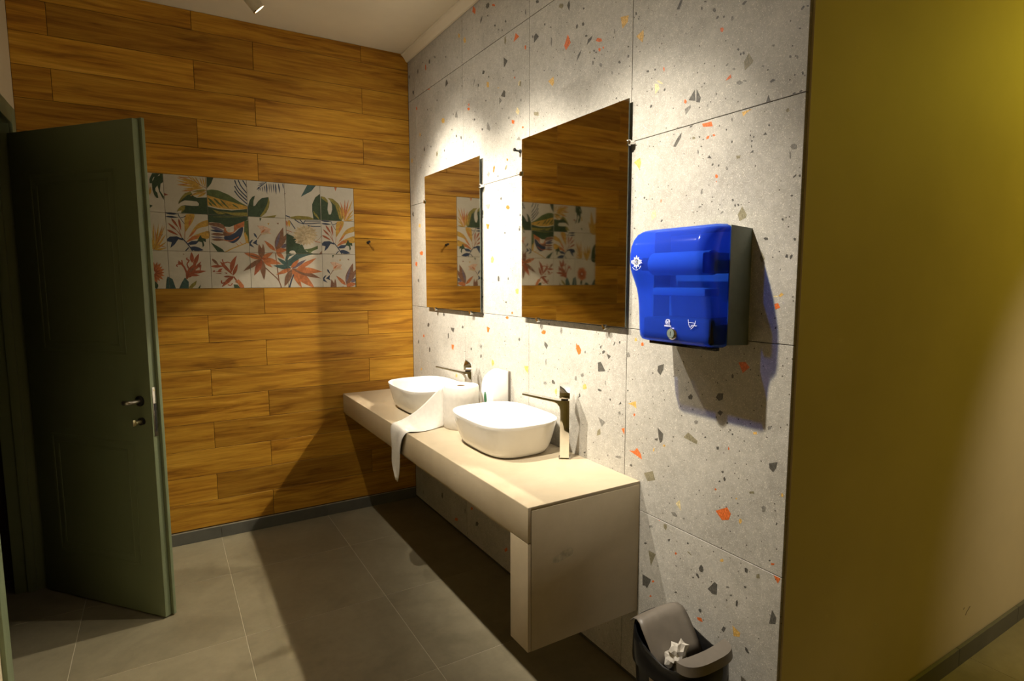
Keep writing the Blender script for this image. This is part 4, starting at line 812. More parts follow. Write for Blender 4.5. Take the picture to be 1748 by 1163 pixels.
(2,1):[('ye',[(745,534),(565,624),(375,694),(185,744),(-5,784),(-205,814),(-395,854),(-215,774),(-35,704),(155,644),(345,594),(545,554)]),
('ye',[(765,494),(575,564),(385,614),(185,644),(-15,664),(-205,684),(-405,694),(-215,634),(-35,584),(155,544),(355,504),(555,494)]),
('ye',[(795,454),(595,494),(405,504),(205,514),(5,504),(-195,494),(-395,474),(-205,444),(-5,424),(185,414),(385,404),(585,414)]),
('ye',[(885,424),(695,424),(515,394),(335,354),(155,294),(-25,234),(-205,174),(-25,194),(155,214),(335,254),(525,294),(705,344)]),
('ye',[(745,564),(575,664),(395,744),(215,804),(25,854),(-155,904),(-345,944),(-175,864),(-5,784),(175,704),(355,644),(545,594)]),
('ye',[(855,414),(685,424),(525,414),(365,394),(195,364),(35,324),(-125,284),(35,284),(195,284),(355,294),(525,314),(685,354)]),
('or',[(415,244),(305,244),(205,234),(105,224),(5,204),(-105,174),(-205,144),(-105,154),(5,164),(105,174),(205,184),(315,214)]),
('or',[(235,894),(135,904),(35,904),(-65,894),(-175,884),(-275,864),(-375,854),(-275,844),(-175,844),(-75,844),(25,854),(135,864)]),
('or',[(215,574),(115,574),(15,564),(-95,544),(-195,524),(-295,504),(-395,474),(-295,484),(-195,484),(-85,494),(15,514),(115,544)]),
('br',[(988,413),(945,434),(875,474),(775,524),(675,594),(555,684),(405,794),(265,904),(175,974),(165,954),(255,884),(395,774),(535,664),(665,574),(765,504),(865,454),(935,414),(988,388)]),
('ye',[(395,774),(365,824),(325,874),(275,904),(225,934),(175,964),(125,984),(165,944),(195,894),(245,854),(285,814),(335,794)]),
('ye',[(555,684),(525,744),(485,804),(445,854),(395,894),(345,934),(285,974),(325,914),(365,854),(405,804),(445,754),(495,714)]),
('ye',[(695,584),(675,664),(635,744),(595,804),(555,874),(505,934),(455,984),(485,914),(515,834),(545,764),(585,704),(635,644)]),
('ye',[(835,494),(825,584),(815,664),(785,754),(765,824),(725,904),(695,984),(705,894),(715,804),(735,724),(765,644),(795,564)]),
('ye',[(925,444),(935,544),(925,634),(905,734),(885,824),(865,904),(837,988),(835,988),(835,904),(845,804),(855,714),(865,624),(895,534)]),
('ye',[(985,424),(988,439),(988,957),(985,984),(965,884),(965,794),(955,694),(955,604),(965,514)]),
('dg',[(225,184),(-45,54),(-215,-166),(-355,-416),(-375,-536),(-235,-406),(-65,-316),(195,-316),(505,-336),(605,-456),(565,-566),(255,-586),(-75,-566),(-245,-616),(-395,-786),(-475,-946),(-375,-886),(-235,-856),(-285,-988),(988,-988),(988,-91),(515,-136),(375,-76)]),
('ol',[(225,184),(-45,54),(-215,-166),(-375,-536),(-155,-246),(45,-46),(285,54)]),
('ol',[(-395,-786),(-475,-946),(-375,-886),(-235,-856),(-285,-988),(-270,-988),(-95,-796),(-55,-606),(-245,-616)]),
('ye',[(988,288),(988,294),(845,284),(705,244),(565,184),(435,114),(305,24),(185,-66),(325,-36),(465,-6),(605,44),(745,104),(865,184)]),
('ye',[(985,184),(895,174),(805,134),(725,84),(655,24),(585,-46),(515,-116),(605,-96),(695,-66),(775,-26),(855,24),(925,94)]),
('ol',[(965,314),(855,324),(735,314),(625,284),(515,254),(405,204),(295,154),(405,164),(515,174),(635,184),(745,214),(855,254)]),
('br',[(988,268),(985,274),(905,254),(775,214),(645,174),(525,134),(425,84),(345,14),(275,-36),(225,-76),(235,-96),(285,-56),(355,4),(435,64),(525,114),(645,154),(775,194),(905,224),(988,252)]),
('rd',[(-988,1),(-795,-76),(-988,-134)]),
('nv',[(-902,-988),(-641,-988),(-695,-976),(-795,-976),(-895,-986)])],
(2,2):[('dg',[(-988,-784),(-965,-86),(-988,-88)]),
('dg',[(-965,988),(-637,988),(-765,664),(-975,394)]),
('dg',[(-988,-988),(-988,-568),(-495,-676),(185,-716),(975,-586),(985,-988)]),
('mg',[(-988,291),(-755,354),(-445,334),(65,134),(585,-206),(988,-422),(988,-441),(895,-456),(315,-276),(-465,-106),(-988,42)]),
('ye',[(-988,-341),(-988,42),(-465,-106),(315,-276),(988,-449),(988,-573),(985,-586),(295,-656),(-415,-636),(-985,-506)]),
('mg',[(-975,-86),(-925,-196),(-855,-296),(-775,-376),(-685,-456),(-585,-516),(-485,-586),(-555,-486),(-625,-386),(-695,-296),(-775,-206),(-875,-136)]),
('mg',[(-695,-96),(-645,-196),(-575,-286),(-495,-366),(-415,-436),(-325,-506),(-225,-576),(-295,-476),(-355,-376),(-435,-296),(-505,-216),(-595,-146)]),
('mg',[(-385,-126),(-335,-236),(-255,-326),(-185,-416),(-95,-496),(-5,-566),(85,-636),(15,-536),(-55,-446),(-125,-356),(-205,-266),(-295,-186)]),
('mg',[(205,-346),(255,-406),(305,-456),(365,-496),(435,-526),(495,-556),(565,-586),(515,-526),(465,-476),(405,-436),(345,-396),(275,-366)]),
('mg',[(-935,-336),(-925,-396),(-905,-436),(-875,-476),(-835,-496),(-795,-526),(-745,-546),(-765,-496),(-785,-456),(-815,-406),(-845,-376),(-885,-346)]),
('ol',[(-425,-796),(185,-826),(985,-776),(975,-986),(946,-988),(271,-988),(175,-956)]),
('ol',[(-775,-716),(-425,-796),(-115,-936),(-505,-956)]),
('nv',[(795,944),(805,924),(825,894),(855,854),(875,814),(905,754),(935,704),(965,644),(985,604),(988,606),(988,728),(985,734),(955,794),(925,844),(905,884),(875,924),(855,964),(835,984)]),
('nv',[(565,964),(585,894),(625,804),(665,694),(725,594),(785,504),(865,404),(935,314),(985,254),(988,257),(988,338),(975,354),(905,444),(835,534),(765,634),(715,724),(675,824),(635,924),(615,984)]),
('nv',[(385,934),(405,864),(435,764),(485,644),(545,524),(645,394),(775,244),(905,114),(985,14),(988,18),(988,106),(945,154),(815,284),(685,434),(585,564),(525,674),(485,784),(465,884),(435,954)]),
('nv',[(365,614),(405,544),(455,454),(515,344),(585,234),(685,134),(795,14),(905,-86),(985,-156),(988,-152),(988,-85),(945,-36),(835,64),(725,174),(625,274),(555,374),(495,484),(445,584),(415,644)]),
('nv',[(355,354),(385,294),(445,214),(505,124),(575,34),(675,-66),(795,-176),(905,-276),(985,-346),(988,-342),(988,-268),(945,-236),(835,-136),(715,-26),(615,74),(545,164),(485,254),(435,334),(405,384)]),
('dg',[(-988,-988),(-988,-986),(985,-986),(985,-988)])],
(2,3):[('nv',[(-988,620),(-965,634),(-985,674),(-988,680)]),
('nv',[(41,988),(28,988),(-15,954),(-85,894),(-165,824),(-235,764),(-305,704),(-375,644),(-435,584),(-485,544),(-455,514),(-415,554),(-355,614),(-285,674),(-215,734),(-135,794),(-65,864),(15,924),(65,964)]),
('nv',[(45,944),(25,834),(15,724),(25,624),(25,514),(45,404),(65,294),(75,414),(85,524),(95,624),(85,734),(75,844)]),
('nv',[(185,934),(165,834),(165,744),(165,644),(175,554),(185,464),(195,374),(205,464),(205,564),(205,654),(205,744),(195,844)]),
('nv',[(285,934),(275,844),(275,754),(275,654),(285,564),(295,474),(305,384),(315,474),(315,574),(315,664),(315,754),(305,844)]),
('nv',[(405,944),(385,854),(385,754),(395,664),(405,574),(415,484),(435,384),(435,484),(445,584),(445,674),(435,764),(425,854)]),
('nv',[(525,954),(505,844),(495,734),(505,624),(505,514),(525,404),(545,294),(555,404),(565,524),(575,634),(565,744),(555,854)]),
('nv',[(685,974),(675,864),(675,764),(685,664),(705,564),(725,464),(755,364),(755,474),(755,574),(755,684),(745,774),(725,874)]),
('nv',[(915,974),(905,914),(905,864),(915,814),(925,754),(945,714),(965,664),(965,714),(965,774),(965,824),(955,874),(945,924)]),
('nv',[(-65,794),(-85,724),(-85,664),(-75,594),(-65,534),(-55,474),(-35,404),(-35,474),(-35,544),(-35,604),(-35,674),(-45,734)]),
('nv',[(-195,724),(-205,664),(-205,614),(-195,554),(-185,504),(-175,454),(-155,404),(-155,454),(-155,514),(-155,564),(-165,624),(-175,674)]),
('nv',[(-285,644),(-295,614),(-295,584),(-295,544),(-295,514),(-285,484),(-275,454),(-275,484),(-265,524),(-265,554),(-265,584),(-275,614)]),
('nv',[(-25,944),(-85,944),(-155,934),(-215,914),(-275,894),(-335,864),(-395,844),(-335,844),(-275,854),(-205,874),(-145,884),(-85,914)]),
('nv',[(-135,834),(-195,834),(-245,824),(-295,804),(-345,784),(-395,764),(-445,734),(-395,744),(-345,754),(-285,764),(-235,774),(-185,804)]),
('nv',[(-225,724),(-265,724),(-305,704),(-335,694),(-375,664),(-405,644),(-435,614),(-395,624),(-365,634),(-325,654),(-285,664),(-255,694)]),
('nv',[(-315,644),(-345,634),(-375,614),(-405,594),(-435,564),(-455,544),(-485,514),(-455,524),(-415,544),(-385,564),(-355,584),(-335,614)]),
('nv',[(-315,624),(-335,604),(-355,564),(-365,534),(-375,504),(-385,464),(-395,434),(-375,464),(-355,494),(-335,524),(-325,554),(-315,594)]),
('dg',[(-585,174),(-675,-126),(-695,-406),(-605,-386),(-425,-116),(-225,74),(125,144),(175,-136),(115,-436),(-35,-736),(-315,-988),(-988,-988),(-988,-807),(-975,-436),(-865,-86),(-725,104)]),
('ol',[(125,144),(175,-136),(85,-496),(-95,-796),(-314,-988),(-343,-988),(-365,-936),(-145,-626),(35,-256)]),
('ol',[(-254,-988),(205,-906),(515,-826),(404,-988)])],
(2,4):[('br',[(-988,394),(-988,427),(-935,404),(-975,364)]),
('sg',[(286,988),(772,988),(495,644),(-105,284)]),
('ol',[(-655,-988),(-825,-926),(-325,-816),(285,-826),(575,-926),(575,-988)]),
('nv',[(-988,-870),(-755,-956),(-735,-896),(-988,-812)]),
('dg',[(988,-988),(988,530),(715,304),(525,-96),(515,-496),(575,-986),(661,-988)]),
('ol',[(575,-496),(595,-546),(625,-626),(665,-696),(705,-776),(755,-836),(805,-896),(855,-946),(895,-986),(915,-956),(885,-926),(835,-876),(775,-816),(725,-756),(695,-686),(655,-606),(625,-536),(605,-486)]),
('ol',[(585,-576),(605,-666),(645,-736),(705,-796),(765,-856),(835,-906),(905,-956),(875,-876),(835,-796),(795,-716),(735,-656),(675,-606)]),
('br',[(-988,444),(-955,424),(-988,391)])],
(2,5):[('dg',[(-955,404),(-725,364),(-575,194),(-545,34),(-595,-366),(-525,-646),(-405,-636),(-315,-346),(-325,-26),(-455,244),(-575,334),(-255,294),(65,34),(215,-236),(325,-636),(246,-988),(-975,-988),(-965,324)]),
('ol',[(-575,334),(-255,294),(65,34),(255,-316),(375,-716),(239,-988),(193,-988),(5,-576),(-145,-96)]),
('ol',[(-955,404),(-725,364),(-575,194),(-545,34),(-735,144),(-895,254)]),
('ye',[(115,-896),(115,-746),(85,-606),(55,-476),(5,-346),(-45,-216),(-105,-96),(-85,-236),(-65,-376),(-35,-506),(-5,-636),(45,-766)]),
('ye',[(265,-886),(265,-736),(255,-606),(225,-466),(195,-336),(145,-206),(105,-86),(105,-216),(115,-356),(135,-496),(165,-626),(205,-756)]),
('mg',[(115,-976),(85,-786),(55,-596),(5,-426),(-55,-246),(-115,-76),(-175,104),(-145,-86),(-105,-266),(-65,-446),(-15,-626),(45,-796)]),
('or',[(393,-988),(405,-988),(405,-816),(385,-606),(345,-416),(305,-216),(245,-26),(195,164),(205,-36),(225,-236),(245,-436),(275,-636),(325,-836)]),
('or',[(401,-988),(410,-988),(445,-796),(475,-566),(485,-346),(485,-116),(475,104),(465,324),(435,104),(405,-126),(375,-346),(365,-576),(375,-796)]),
('or',[(406,-988),(415,-988),(485,-796),(545,-576),(595,-346),(635,-116),(665,114),(695,344),(625,114),(555,-106),(495,-336),(445,-556),(415,-786)]),
('ye',[(411,-988),(421,-988),(525,-806),(625,-586),(715,-356),(795,-126),(875,104),(945,334),(825,114),(725,-106),(625,-326),(535,-556),(455,-786)]),
('ye',[(417,-988),(439,-988),(525,-916),(625,-796),(725,-676),(815,-546),(895,-416),(975,-276),(855,-386),(745,-496),(645,-616),(545,-746),(465,-876)]),
('ye',[(425,-988),(467,-988),(515,-966),(625,-896),(715,-816),(805,-736),(885,-636),(975,-536),(865,-606),(755,-676),(655,-746),(555,-826),(475,-916)]),
('ye',[(442,-988),(713,-988),(785,-956),(875,-916),(975,-866),(875,-876),(775,-876),(675,-896),(575,-916),(485,-956)]),
('pk',[(413,-988),(427,-988),(515,-876),(615,-716),(705,-546),(775,-376),(845,-206),(905,-36),(805,-186),(705,-346),(605,-506),(525,-676),(455,-846)]),
('ye',[(394,-988),(409,-988),(425,-856),(425,-696),(405,-536),(375,-376),(345,-226),(305,-66),(305,-236),(295,-396),(305,-556),(315,-716),(345,-866)]),
('or',[(-155,984),(5,984),(-85,754)])],
}

# ------------------------------------------------------------------ helpers
def tag(o, label=None, cat=None, group=None, kind=None):
    if label: o['label'] = label
    if cat: o['category'] = cat
    if group: o['group'] = group
    if kind: o['kind'] = kind
    return o

def thing(name, label, cat, loc=(0, 0, 0), rotz=0, group=None):
    o = bpy.data.objects.new(name, None)
    COL.objects.link(o)
    o.location = loc
    o.rotation_euler = (0, 0, rotz)
    o.empty_display_size = .05
    return tag(o, label, cat, group)

def link(name, me, mats, parent=None, loc=None, rot=None):
    o = bpy.data.objects.new(name, me)
    COL.objects.link(o)
    if mats is not None and not me.materials:
        for m in (mats if isinstance(mats, (list, tuple)) else [mats]):
            me.materials.append(m)
    if parent: o.parent = parent
    if loc: o.location = loc
    if rot: o.rotation_euler = rot
    return o

def bm_obj(name, bm, mats, parent=None, loc=None, rot=None, smooth=False):
    bmesh.ops.recalc_face_normals(bm, faces=bm.faces)
    me = bpy.data.meshes.new(name)
    bm.to_mesh(me)
    bm.free()
    if smooth:
        for p in me.polygons: p.use_smooth = True
        if smooth != 'all': me.set_sharp_from_angle(angle=math.radians(smooth if smooth is not True else 40))
    return link(name, me, mats, parent, loc, rot)

def add_box(bm, a, b, bev=0, seg=2, M=None):
    vs = [bm.verts.new((x, y, z)) for x in (a[0], b[0]) for y in (a[1], b[1]) for z in (a[2], b[2])]
    fs = [bm.faces.new([vs[i] for i in f]) for f in ((0, 1, 3, 2), (4, 6, 7, 5), (0, 4, 5, 1), (2, 3, 7, 6), (0, 2, 6, 4), (1, 5, 7, 3))]
    bmesh.ops.recalc_face_normals(bm, faces=fs)
    if bev:
        es = list({e for f in fs for e in f.edges})
        r = bmesh.ops.bevel(bm, geom=es, offset=bev, segments=seg, profile=.5, affect='EDGES')
        if M: bmesh.ops.transform(bm, matrix=M, verts=list({v for f in r['faces'] for v in f.verts} | {v for v in vs if v.is_valid}))
    elif M: bmesh.ops.transform(bm, matrix=M, verts=vs)

def box(name, a, b, mat, parent=None, bev=0, seg=2, smooth=False, loc=None, rot=None):
    bm = bmesh.new()
    add_box(bm, a, b, bev, seg)
    return bm_obj(name, bm, mat, parent, loc, rot, smooth or (True if bev else False))

def rings(bm, rs, cap0=True, cap1=True, closed=True):
    V = [[bm.verts.new(p) for p in r] for r in rs]
    n = len(V[0])
    for a, b in zip(V[:-1], V[1:]):
        for i in range(n if closed else n - 1):
            j = (i + 1) % n
            bm.faces.new((a[i], a[j], b[j], b[i]))
    if cap0: bm.faces.new(V[0][::-1])
    if cap1: bm.faces.new(V[-1])
    return V

def circ(c, r, ax='z', n=24, a0=0):
    o = []
    for i in range(n):
        t = a0 + 2 * math.pi * i / n
        u, v = r * math.cos(t), r * math.sin(t)
        o.append({'z': (c[0] + u, c[1] + v, c[2]), 'x': (c[0], c[1] + u, c[2] + v), 'y': (c[0] + u, c[1], c[2] + v)}[ax])
    return o

def cyl(name, c0, c1, r0, r1, ax, mat, parent=None, n=24, bev=0):
    bm = bmesh.new()
    rs = []
    d = Vector(c1) - Vector(c0)
    if bev:
        u = d.normalized() * bev
        rs = [circ(c0, r0 - bev, ax, n), circ(Vector(c0) + u, r0, ax, n), circ(Vector(c1) - u, r1, ax, n), circ(c1, r1 - bev, ax, n)]
    else:
        rs = [circ(c0, r0, ax, n), circ(c1, r1, ax, n)]
    rings(bm, rs)
    return bm_obj(name, bm, mat, parent, smooth=35)

def sq(a, b, z, n=40, p=3.2, c=(0, 0)):
    o = []
    for i in range(n):
        t = 2 * math.pi * i / n
        ct, st = math.cos(t), math.sin(t)
        o.append((c[0] + a * math.copysign(abs(ct) ** (2 / p), ct), c[1] + b * math.copysign(abs(st) ** (2 / p), st), z))
    return o

def tube(name, pts, r, mat, parent=None, n=10):
    bm = bmesh.new()
    rs = []
    P = [Vector(p) for p in pts]
    for i, p in enumerate(P):
        d = (P[min(i + 1, len(P) - 1)] - P[max(i - 1, 0)]).normalized()
        q = d.to_track_quat('Z', 'Y')
        rs.append([p + q @ Vector((r * math.cos(2 * math.pi * k / n), r * math.sin(2 * math.pi * k / n), 0)) for k in range(n)])
    rings(bm, rs)
    return bm_obj(name, bm, mat, parent, smooth=50)

def flat(name, polys, mats, idx, parent=None, loc=None, rot=None, to3=None, step=0):
    """flat printed shapes: each polygon a thin face, stacked by a hair so that later ones cover earlier ones"""
    V, F_, I = [], [], []
    for k, (c, pts) in enumerate(polys):
        n0 = len(V)
        P = [Vector((a, b, 0)) for a, b in pts]
        V += [to3(a, b, k * step) for a, b in pts]
        for tri in tessellate_polygon([P]):
            F_.append(tuple(n0 + i for i in tri)); I.append(idx[c])
    me = bpy.data.meshes.new(name)
    me.from_pydata(V, [], F_)
    for p, i in zip(me.polygons, I): p.material_index = i
    return link(name, me, mats, parent, loc, rot)

# ------------------------------------------------------------------ materials
def mat(name, color=(.5, .5, .5), rough=.5, metal=0, spec=.5, coat=0):
    m = bpy.data.materials.new(name)
    m.use_nodes = True
    b = m.node_tree.nodes['Principled BSDF']
    b.inputs['Base Color'].default_value = (*color, 1)
    b.inputs['Roughness'].default_value = rough
    b.inputs['Metallic'].default_value = metal
    b.inputs['Specular IOR Level'].default_value = spec
    b.inputs['Coat Weight'].default_value = coat
    return m

class N:
    def __init__(s, m):
        s.t = m.node_tree; s.b = s.t.nodes['Principled BSDF']
    def new(s, kind, **kw):
        n = s.t.nodes.new(kind)
        for k, v in kw.items():
            if k.startswith('i_'):
                n.inputs[k[2:].replace('_', ' ')].default_value = v
            else: setattr(n, k, v)
        return n
    def ln(s, a, b): s.t.links.new(a, b)
    def coords(s, scale=(1, 1, 1), rnd=True):
        tc = s.new('ShaderNodeTexCoord'); mp = s.new('ShaderNodeMapping')
        mp.inputs['Scale'].default_value = scale
        if rnd:
            oi = s.new('ShaderNodeObjectInfo'); ml = s.new('ShaderNodeVectorMath', operation='SCALE')
            ml.inputs[0].default_value = (37.3, 19.7, 53.1)
            s.ln(oi.outputs['Random'], ml.inputs['Scale'])
            ad = s.new('ShaderNodeVectorMath', operation='ADD')
            s.ln(tc.outputs['Object'], ad.inputs[0]); s.ln(ml.outputs[0], ad.inputs[1])
            s.ln(ad.outputs[0], mp.inputs['Vector'])
        else: s.ln(tc.outputs['Object'], mp.inputs['Vector'])
        return mp.outputs[0]
    def noise(s, v, scale, detail=4, rough=.55, dist=0):
        n = s.new('ShaderNodeTexNoise')
        n.inputs['Scale'].default_value = scale; n.inputs['Detail'].default_value = detail
        n.inputs['Roughness'].default_value = rough; n.inputs['Distortion'].default_value = dist
        s.ln(v, n.inputs['Vector']); return n.outputs['Fac']
    def ramp(s, f, stops):
        r = s.new('ShaderNodeValToRGB')
        e = r.color_ramp.elements
        while len(e) < len(stops): e.new(.5)
        for k, (p, c) in enumerate(stops):
            e[k].position = p; e[k].color = (*c, 1) if len(c) == 3 else c
        s.ln(f, r.inputs[0]); return r.outputs[0]
    def mix(s, f, a, b, mode='MIX'):
        n = s.new('ShaderNodeMix', data_type='RGBA', blend_type=mode)
        if isinstance(f, float): n.inputs[0].default_value = f
        else: s.ln(f, n.inputs[0])
        for i, x in ((6, a), (7, b)):
            if isinstance(x, tuple): n.inputs[i].default_value = (*x, 1)
            else: s.ln(x, n.inputs[i])
        return n.outputs[2]
    def color(s, c): s.ln(c, s.b.inputs['Base Color'])
    def bump(s, h, strength, dist=.01):
        n = s.new('ShaderNodeBump'); n.inputs['Strength'].default_value = strength; n.inputs['Distance'].default_value = dist
        s.ln(h, n.inputs['Height']); s.ln(n.outputs[0], s.b.inputs['Normal'])
    def rough(s, f, lo, hi):
        n = s.new('ShaderNodeMapRange'); n.inputs[3].default_value = lo; n.inputs[4].default_value = hi
        s.ln(f, n.inputs[0]); s.ln(n.outputs[0], s.b.inputs['Roughness'])

def wood_mat():
    m = mat('wood_look_tile', rough=.5, spec=.35); n = N(m)
    v = n.coords((1.1, 1.1, 14))
    g1 = n.noise(v, 2.0, 5, .6, .7)
    v2 = n.coords((2.5, 2.5, 90))
    g2 = n.noise(v2, 2.5, 3, .6, .4)
    v3 = n.coords((1.3, 1.3, 9))
    g3 = n.noise(v3, 1.6, 3, .5, .8)
    c = n.ramp(g1, [(.26, (.25, .10, .008)), (.43, (.52, .25, .021)), (.58, (.66, .355, .036)), (.76, (.79, .46, .07))])
    c2 = n.ramp(g2, [(.35, (.66, .62, .56)), (.6, (1, 1, 1))])
    c = n.mix(.55, c, c2, 'MULTIPLY')
    kn = n.ramp(g3, [(.28, (.36, .28, .22)), (.40, (.95, .92, .88)), (.5, (1, 1, 1))])
    c = n.mix(.5, c, kn, 'MULTIPLY')
    oi = n.new('ShaderNodeObjectInfo')
    pr = n.ramp(oi.outputs['Random'], [(0, (.68, .63, .56)), (.35, (1.02, .97, .9)), (.7, (.88, .83, .76)), (1, (1.14, 1.08, 1.0))])
    c = n.mix(1.0, c, pr, 'MULTIPLY')
    n.color(c)
    return m

def terrazzo_mat():
    m = mat('terrazzo_tile', rough=.45, spec=.4); n = N(m)
    v = n.coords((1, 1, 1))
    big = n.noise(v, 5, 3, .6, .3)
    mid = n.noise(v, 45, 3, .7, .6)
    fine = n.noise(v, 160, 2, .7, 2.5)
    c = n.ramp(big, [(.3, (.365, .347, .305)), (.7, (.465, .442, .39))])
    c = n.mix(.6, c, n.ramp(mid, [(.35, (.80, .79, .77)), (.55, (1, 1, 1)), (.7, (1.12, 1.12, 1.1))]), 'MULTIPLY')
    c = n.mix(n.ramp(fine, [(.57, (0, 0, 0)), (.64, (.75, .75, .75))]), c, (.78, .74, .65))
    vo = n.new('ShaderNodeTexVoronoi', feature='F1'); vo.inputs['Scale'].default_value = 38
    n.ln(v, vo.inputs['Vector'])
    sp = n.new('ShaderNodeMath', operation='LESS_THAN'); sp.inputs[1].default_value = .085
    n.ln(vo.outputs['Distance'], sp.inputs[0])
    c = n.mix(sp.outputs[0], c, (.09, .08, .065))
    n.color(c)
    return m

def stone_mat(name, a, b, scale=3, rough=(.35, .5), vein=.25, spec=.4):
    m = mat(name, spec=spec); n = N(m)
    v = n.coords((1, 1, 1))
    f = n.noise(v, scale, 6, .6, .6); g = n.noise(v, scale * 9, 4, .65)
    c = n.ramp(f, [(.3, a), (.7, b)])
    c = n.mix(vein, c, n.ramp(g, [(.3, (.7, .7, .7)), (.7, (1.15, 1.15, 1.15))]), 'MULTIPLY')
    n.color(c); n.rough(g, *rough)
    return m

def paint_mat(name, c, rough=.7, amt=.06):
    m = mat(name, rough=rough, spec=.25); n = N(m)
    v = n.coords((1, 1, 1), False)
    f = n.noise(v, 2.0, 3, .6)
    n.color(n.ramp(f, [(.3, tuple(x * (1 - amt) for x in c)), (.7, tuple(min(1, x * (1 + amt)) for x in c))]))
    return m

def plain(name, c, rough=.4, metal=0, spec=.5, amt=.08, scale=30, coat=0):
    m = mat(name, c, rough, metal, spec, coat); n = N(m)
    f = n.noise(n.coords((1, 1, 1), False), scale, 3, .5)
    n.color(n.ramp(f, [(.3, tuple(x * (1 - amt) for x in c)), (.7, tuple(min(1, x * (1 + amt)) for x in c))]))
    return m

WOOD = wood_mat()
TERRAZZO = terrazzo_mat()
FLOOR = stone_mat('grey_floor_tile', (.195, .167, .105), (.275, .238, .155), 3, (.38, .55), .35)
SKIRT = stone_mat('dark_skirting_tile', (.10, .10, .085), (.14, .135, .115), 3, (.45, .6), .25)
COUNTER = stone_mat('beige_porcelain_slab', (.46, .375, .245), (.55, .46, .32), 2.2, (.28, .42), .16)
GROUT = plain('grout', (.46, .40, .29), .85)
GROUT_DARK = plain('dark_grout', (.045, .04, .03), .9)
GROUT_BROWN = plain('brown_grout', (.10, .055, .018), .85)
PAINT = paint_mat('cream_paint', (.66, .57, .40))
CEIL = paint_mat('ceiling_paint', (.76, .68, .53))
PASSAGE = paint_mat('passage_paint', (.62, .52, .33))
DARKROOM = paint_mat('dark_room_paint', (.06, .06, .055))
DOORGREEN = paint_mat('sage_green_door_paint', (.20, .235, .135), .42, .04)
CERAMIC = plain('white_ceramic', (.82, .80, .75), .08, spec=.6, amt=.01)
CHROME = plain('chrome', (.82, .81, .79), .07, 1.0, amt=.02)
STEEL = plain('brushed_steel', (.55, .52, .46), .28, 1.0, amt=.1, scale=80)
BRASS = plain('worn_brass', (.62, .56, .34), .3, 1.0, amt=.1)
BLACKMETAL = plain('black_metal', (.02, .018, .016), .4)
BLACKPLASTIC = plain('black_plastic', (.008, .008, .008), .13, spec=.35)
GREYPLASTIC = plain('taupe_grey_plastic', (.18, .155, .125), .42)
WHITEPLASTIC = plain('white_plastic', (.80, .78, .74), .25, amt=.015)
HOUSING = plain('grey_green_plastic', (.20, .24, .215), .4)
GREENWINDOW = plain('green_window', (.03, .13, .06), .2)
PAPER = plain('tissue_paper', (.66, .62, .55), .9, spec=.1, amt=.04, scale=60)
CARD = plain('cardboard', (.30, .20, .11), .9)
STICKER = plain('pale_sticker', (.50, .42, .36), .6, amt=.15, scale=90)
WHITEPRINT = plain('white_print', (.78, .80, .95), .5)
DARKPRINT = plain('dark_print', (.10, .075, .06), .6)
SCUFF = plain('white_scuff', (.62, .57, .46), .7, amt=.2, scale=70)
TILEWHITE = stone_mat('off_white_painted_tile', (.52, .47, .38), (.60, .55, .46), 6, (.4, .5), .12)
MIRROR = plain('mirror_glass', (.93, .91, .84), .032, 1.0, amt=.004, scale=4)
GLASSEDGE = plain('mirror_edge', (.12, .15, .12), .2)
LAMPWHITE = plain('white_lamp_paint', (.62, .55, .42), .45)
LENS = bpy.data.materials.new('lamp_lens'); LENS.use_nodes = True
_b = LENS.node_tree.nodes['Principled BSDF']
_b.inputs['Emission Color'].default_value = (1, .87, .68, 1); _b.inputs['Emission Strength'].default_value = 12
PANEL = bpy.data.materials.new('lamp_diffuser'); PANEL.use_nodes = True
_b = PANEL.node_tree.nodes['Principled BSDF']
_b.inputs['Emission Color'].default_value = (1, .66, .10, 1); _b.inputs['Emission Strength'].default_value = 4

CHIP = {'d': (.085, .08, .068), 'g': (.20, .19, .165), 'o': (.62, .135, .025), 'y': (.60, .37, .10), 'l': (.22, .195, .12), 'p': (.66, .55, .30)}
CHIPI = {k: i for i, k in enumerate(CHIP)}
def chip_mat(k, c):
    m = mat('chip_' + k, c, .45); n = N(m)
    f = n.noise(n.coords((60, 160, 60), False), 2.2, 3, .6, .8)
    n.color(n.ramp(f, [(.38, tuple(x * .72 for x in c)), (.5, c), (.66, tuple(min(1, x * 1.45 + .02) for x in c))]))
    return m
CHIPM = [chip_mat(k, c) for k, c in CHIP.items()]
INK = {'dg': (.035, .062, .028), 'mg': (.085, .115, .035), 'ol': (.24, .20, .04), 'ye': (.50, .29, .05), 'or': (.46, .15, .05), 'rd': (.32, .085, .035),
       'nv': (.03, .045, .085), 'pk': (.56, .36, .25), 'cr': (.55, .44, .28), 'cd': (.47, .36, .21), 'br': (.21, .10, .055), 'wh': (.56, .51, .42), 'sg': (.05, .095, .085), 'pu': (.15, .115, .15)}
INKI = {k: i for i, k in enumerate(INK)}
def ink_mat(k, c):
    m = mat('ink_' + k, c, .5); n = N(m)
    f = n.noise(n.coords((1, 1, 1), False), 55, 4, .6, 1.0)
    n.color(n.ramp(f, [(.3, tuple(x * .7 for x in c)), (.7, tuple(min(1, x * 1.3) for x in c))]))
    return m
INKM = [ink_mat(k, c) for k, c in INK.items()]

# ------------------------------------------------------------------ the setting
CEILZ = 2.875
def struct(name, o, label, cat):
    o.name = name
    return tag(o, label, cat, kind='structure')

